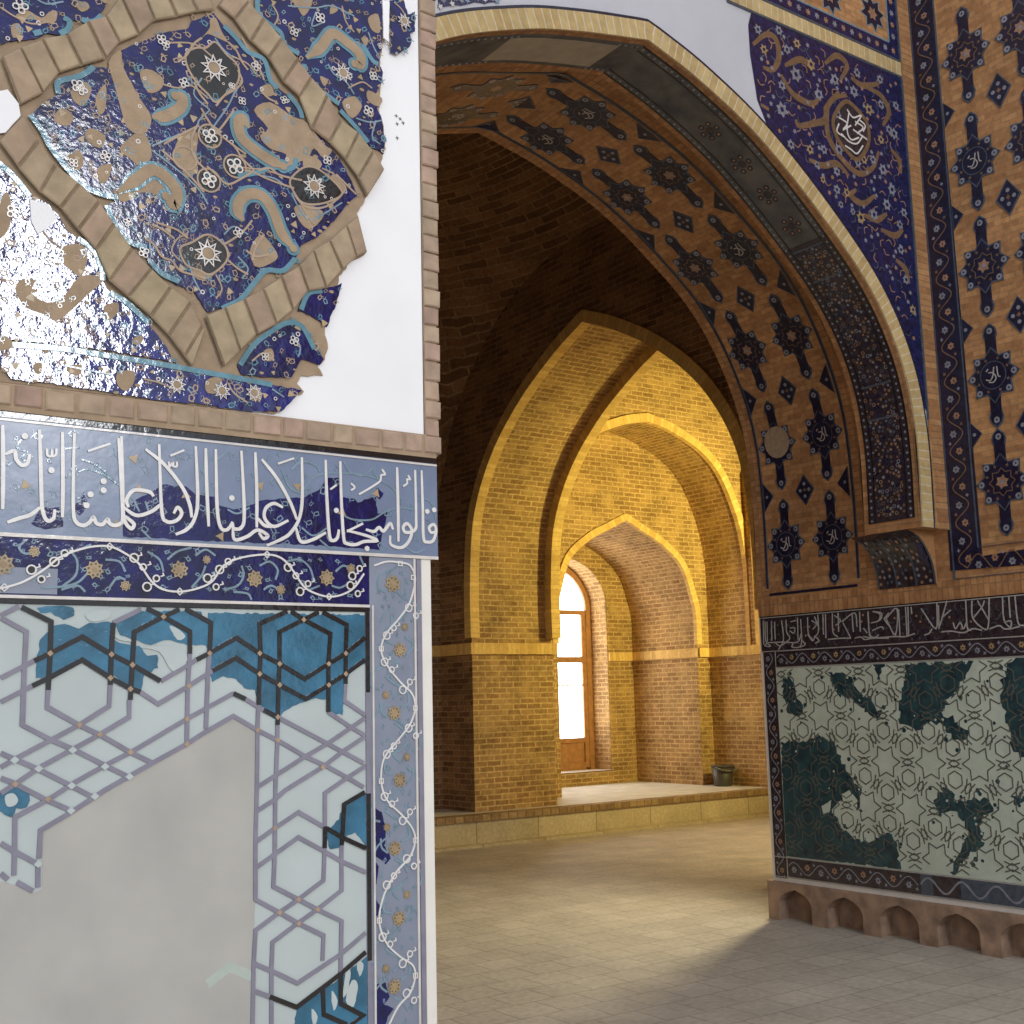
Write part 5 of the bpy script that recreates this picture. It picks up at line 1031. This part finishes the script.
# keep the field just outside the archivolt line
def out_arch(u, v):
    return min(math.hypot(u - p[0], v - p[1]) for p in RIB) > .13 if u > XC else True
mb = MB(); poly(mb, SF, SPo, .0012, .006, 'navy_blue'); mb.build('glaze_field', None, sp)
for P in many(D['SPSC']): mb = MB(); curve(mb, SF, P, .045, .006, .0076, mat='brown_scroll', taper=lambda t: .5 + .5*math.sin(PI*t)); mb.build('scroll', None, sp)
mb = MB(); c = crom(pts(D['CART']), 4, True); poly(mb, SF, c, .006, .0078, 'aubergine'); strip(mb, SF, c, .03, .006, .009, 'brown_scroll', closed=True); mb.build('cartouche', None, sp)
mb = MB()
for P in many(D['CARTW']): curve(mb, SF, P, .011, .0078, .0092, mat='letter')
mb.build('lettering', None, sp)
a = [int(x) for x in D['SPFL'].split()]; CT = pts(D['CART'])
for i in range(0, len(a), 3):
    u, v, k = a[i]/1e4, a[i+1]/1e4, a[i+2]
    if not all(inside((u + .03*math.cos(q), v + .03*math.sin(q)), SPo) for q in (0, .8, 1.6, 2.4, 3.1, 3.9, 4.7, 5.5)): continue
    mb = MB(); poly(mb, SF, star(u, v, k*.0088, k*.0055, 6, i), .006, .0082, 'floret' if i % 4 else 'ochre'); poly(mb, SF, disc(u, v, k*.003, 6), .0082, .009, 'navy_blue'); mb.build('floret', None, sp)
mb = MB()
for i, (u, v) in enumerate(scatter(SPo, 330, .042, 31)):
    if inside((u, v), CT) or u > 6.59 or v > 5.59 or not all(inside((u + .035*math.cos(q), v + .035*math.sin(q)), SPo) for q in (0, .8, 1.6, 2.4, 3.1, 3.9, 4.7, 5.5)): continue
    aa = r.uniform(0, 6.28)
    if i % 3 == 0: poly(mb, SF, star(u, v, .017, .01, 5, aa), .006, .0078, ('floret', 'redtan', 'floret')[i // 3 % 3])
    else: curve(mb, SF, [(u - .03*math.cos(aa), v - .03*math.sin(aa)), (u + .02*math.sin(aa), v - .02*math.cos(aa)), (u + .03*math.cos(aa), v + .03*math.sin(aa))], .0065, .006, .0074, mat='redtan' if i % 3 == 1 else 'slate', n=4)
mb.build('vine_pattern', None, sp)
sm = thing('spandrel_mosaic', 'small blue mosaic scrap above the crown of the big arch beside the left pier', 'mosaic', (3.1, 4.6, 4.93))
mb = MB(); P = rough(pts(D['SPM']), .006, .03, 4); poly(mb, SF, P, .0012, .006, 'navy_blue'); mb.build('glaze_field', None, sm)
mb = MB()
for i, (u, v) in enumerate(scatter(P, 24, .035, 8)): poly(mb, SF, star(u, v, .018, .009, 5, i), .006, .0078, ('floret', 'sky', 'white')[i % 3])
mb.build('floret_pattern', None, sm)

bc = thing('brick_course', 'tan brick band with blue edges framing the top and side of the spandrel', 'brick band', (6.7, 4.6, 2.62))
mb = MB()
def uvstrip(u0, u1, v0, v1, h, along):
    q = [(u0, v0), (u1, v0), (u1, v1), (u0, v1)]
    mb.face([SF(*p, h) for p in q], [((p[0], p[1]-v0+.02) if along == 'u' else (p[1], p[0]-u0+.02)) for p in q], 'sold_brick' if along == 'v' else 'arch_brick')
    for i in range(4):
        a_, b_ = q[i], q[(i+1) % 4]; mb.face([SF(*a_, h), SF(*b_, h), SF(*b_, .001), SF(*a_, .001)], None, 'sold_brick')
uvstrip(2.2, 6.645, 5.655, 5.75, .008, 'u'); mb.build('level_course', None, bc)
mb = MB(); uvstrip(6.655, 6.776, 2.595, 7.4, .008, 'v'); mb.build('upright_course', None, bc)
mb = MB()
for b in ((6.636, 6.652, 3.3, 5.645), (5.0, 6.645, 5.638, 5.652), (2.2, 6.645, 5.753, 5.767), (6.636, 6.652, 5.77, 7.4)): bar(mb, SF, *b, .001, .0092, 'slate')
mb.build('edge_strip', None, bc); mb = MB(); bar(mb, SF, 6.641, 6.654, 2.6, 3.32, .001, .0085, 'sold_brick'); mb.build('filler', None, bc)
tf = thing('tile_surround', 'patterned blue tile surround above the spandrel at the top of the picture', 'tile frame', (6.0, 4.6, 5.77))
mb = MB(); bar(mb, SF, 4.4, 6.63, 5.77, 5.86, .0012, .006, 'navy_blue'); bar(mb, SF, 6.54, 6.63, 5.86, 7.2, .0012, .006, 'navy_blue'); mb.build('ground', None, tf)
mb = MB(); bar(mb, SF, 4.4, 6.53, 5.87, 7.2, .0012, .004, 'face_brick'); mb.build('brick_ground', None, tf)
mb = MB()
for b in ((4.4, 6.535, 5.86, 5.872), (6.53, 6.542, 5.872, 7.2)): bar(mb, SF, *b, .004, .008, 'sky')
mb.build('edge_strip', None, tf)
mb = MB()
for k in range(26): poly(mb, SF, star(4.45 + .085*k, 5.815, .024, .014, 6, k), .006, .008, ('floret', 'redtan')[k % 2])
for k in range(14): poly(mb, SF, star(6.585, 5.92 + .085*k, .024, .014, 6, k), .006, .008, ('floret', 'redtan')[k % 2])
mb.build('floret_pattern', None, tf)
for u, v in ((6.38, 6.02), (5.95, 6.0), (6.15, 6.32), (5.55, 6.0), (6.42, 6.45)):
    mb = MB(); poly(mb, SF, star(u, v, .12, .075, 8, .2), .004, .0065, 'navy'); strip(mb, SF, star(u, v, .125, .08, 8, .2), .01, .004, .0072, 'sky', closed=True); poly(mb, SF, star(u, v, .05, .03, 6), .0065, .008, 'redtan'); mb.build('star_motif', None, tf)

# ================================================================== light
def area(name, loc, target, sx, sy, power, col):
    l = bpy.data.lights.new(name, 'AREA'); l.shape = 'RECTANGLE'; l.size = sx; l.size_y = sy; l.energy = power; l.color = col
    o = bpy.data.objects.new(name, l); C.objects.link(o); o.location = loc
    o.rotation_euler = (Vector(target) - Vector(loc)).to_track_quat('-Z', 'Y').to_euler(); return o
def point(name, loc, power, col, rad=.15):
    l = bpy.data.lights.new(name, 'POINT'); l.energy = power; l.color = col; l.shadow_soft_size = rad
    o = bpy.data.objects.new(name, l); C.objects.link(o); o.location = loc; return o
def spot(name, loc, target, power, col, ang, blend, rad=.12):
    l = bpy.data.lights.new(name, 'SPOT'); l.energy = power; l.color = col; l.shadow_soft_size = rad; l.spot_size = math.radians(ang); l.spot_blend = blend
    o = bpy.data.objects.new(name, l); C.objects.link(o); o.location = loc
    o.rotation_euler = (Vector(target) - Vector(loc)).to_track_quat('-Z', 'Y').to_euler(); return o
area('portal_daylight', (2.7, -6.5, 5.1), (1.2, 2.2, 2.0), 1.0, 2.6, 262, (.95, .97, 1))
spot('ledge_floodlight', (12.0, 8.3, 3.4), (11.0, 12.6, 4.1), 1080, (1, .9, .3), 125, 1)
point('ledge_lamp', (11.9, 8.4, 2.6), 90, (1, .82, .36), .25)
spot('floor_fill_spot', (10.6, 7.7, 3.0), (9.6, 9.4, 0), 230, (1, .84, .48), 105, 1, .15)  # added unseen spot that brightens the floor of the far bay
spot('bay_fill_spot', (2.6, 10.6, 2.3), (7.9, 12.2, 1.3), 90, (1, .8, .5), 50, 1, .15)  # added unseen spot in place of bounce on the pier's dark side
spot('pier_lamp', (7.55, 6.64, 2.75), (3.4, 7.0, 0), 350, (1, .86, .52), 130, 1, .1)
w = bpy.data.worlds.new('World'); bpy.context.scene.world = w; w.use_nodes = True
bg = w.node_tree.nodes['Background']; bg.inputs[0].default_value = (.92, .96, 1, 1); bg.inputs[1].default_value = .98

# ================================================================== camera
cam = bpy.data.cameras.new('camera'); co = bpy.data.objects.new('camera', cam); C.objects.link(co)
cam.sensor_width = 36; cam.lens = 36*1218/1024; cam.clip_start = .05
p_, ro, ya = math.radians(8.712), math.radians(-1.4226), math.radians(35.909)
fwd = Vector((math.sin(ya)*math.cos(p_), math.cos(ya)*math.cos(p_), math.sin(p_))); r0 = Vector((math.cos(ya), -math.sin(ya), 0)); u0 = r0.cross(fwd)
rt = r0*math.cos(ro) + u0*math.sin(ro); up = u0*math.cos(ro) - r0*math.sin(ro)
from mathutils import Matrix
co.matrix_world = Matrix(((rt.x, up.x, -fwd.x, 0), (rt.y, up.y, -fwd.y, 0), (rt.z, up.z, -fwd.z, 1.6), (0, 0, 0, 1)))
sc = bpy.context.scene; sc.camera = co
sc.view_settings.view_transform = 'Standard'; sc.view_settings.look = 'None'; sc.view_settings.gamma = 1; sc.view_settings.use_curve_mapping = False
sc.view_settings.exposure = 0
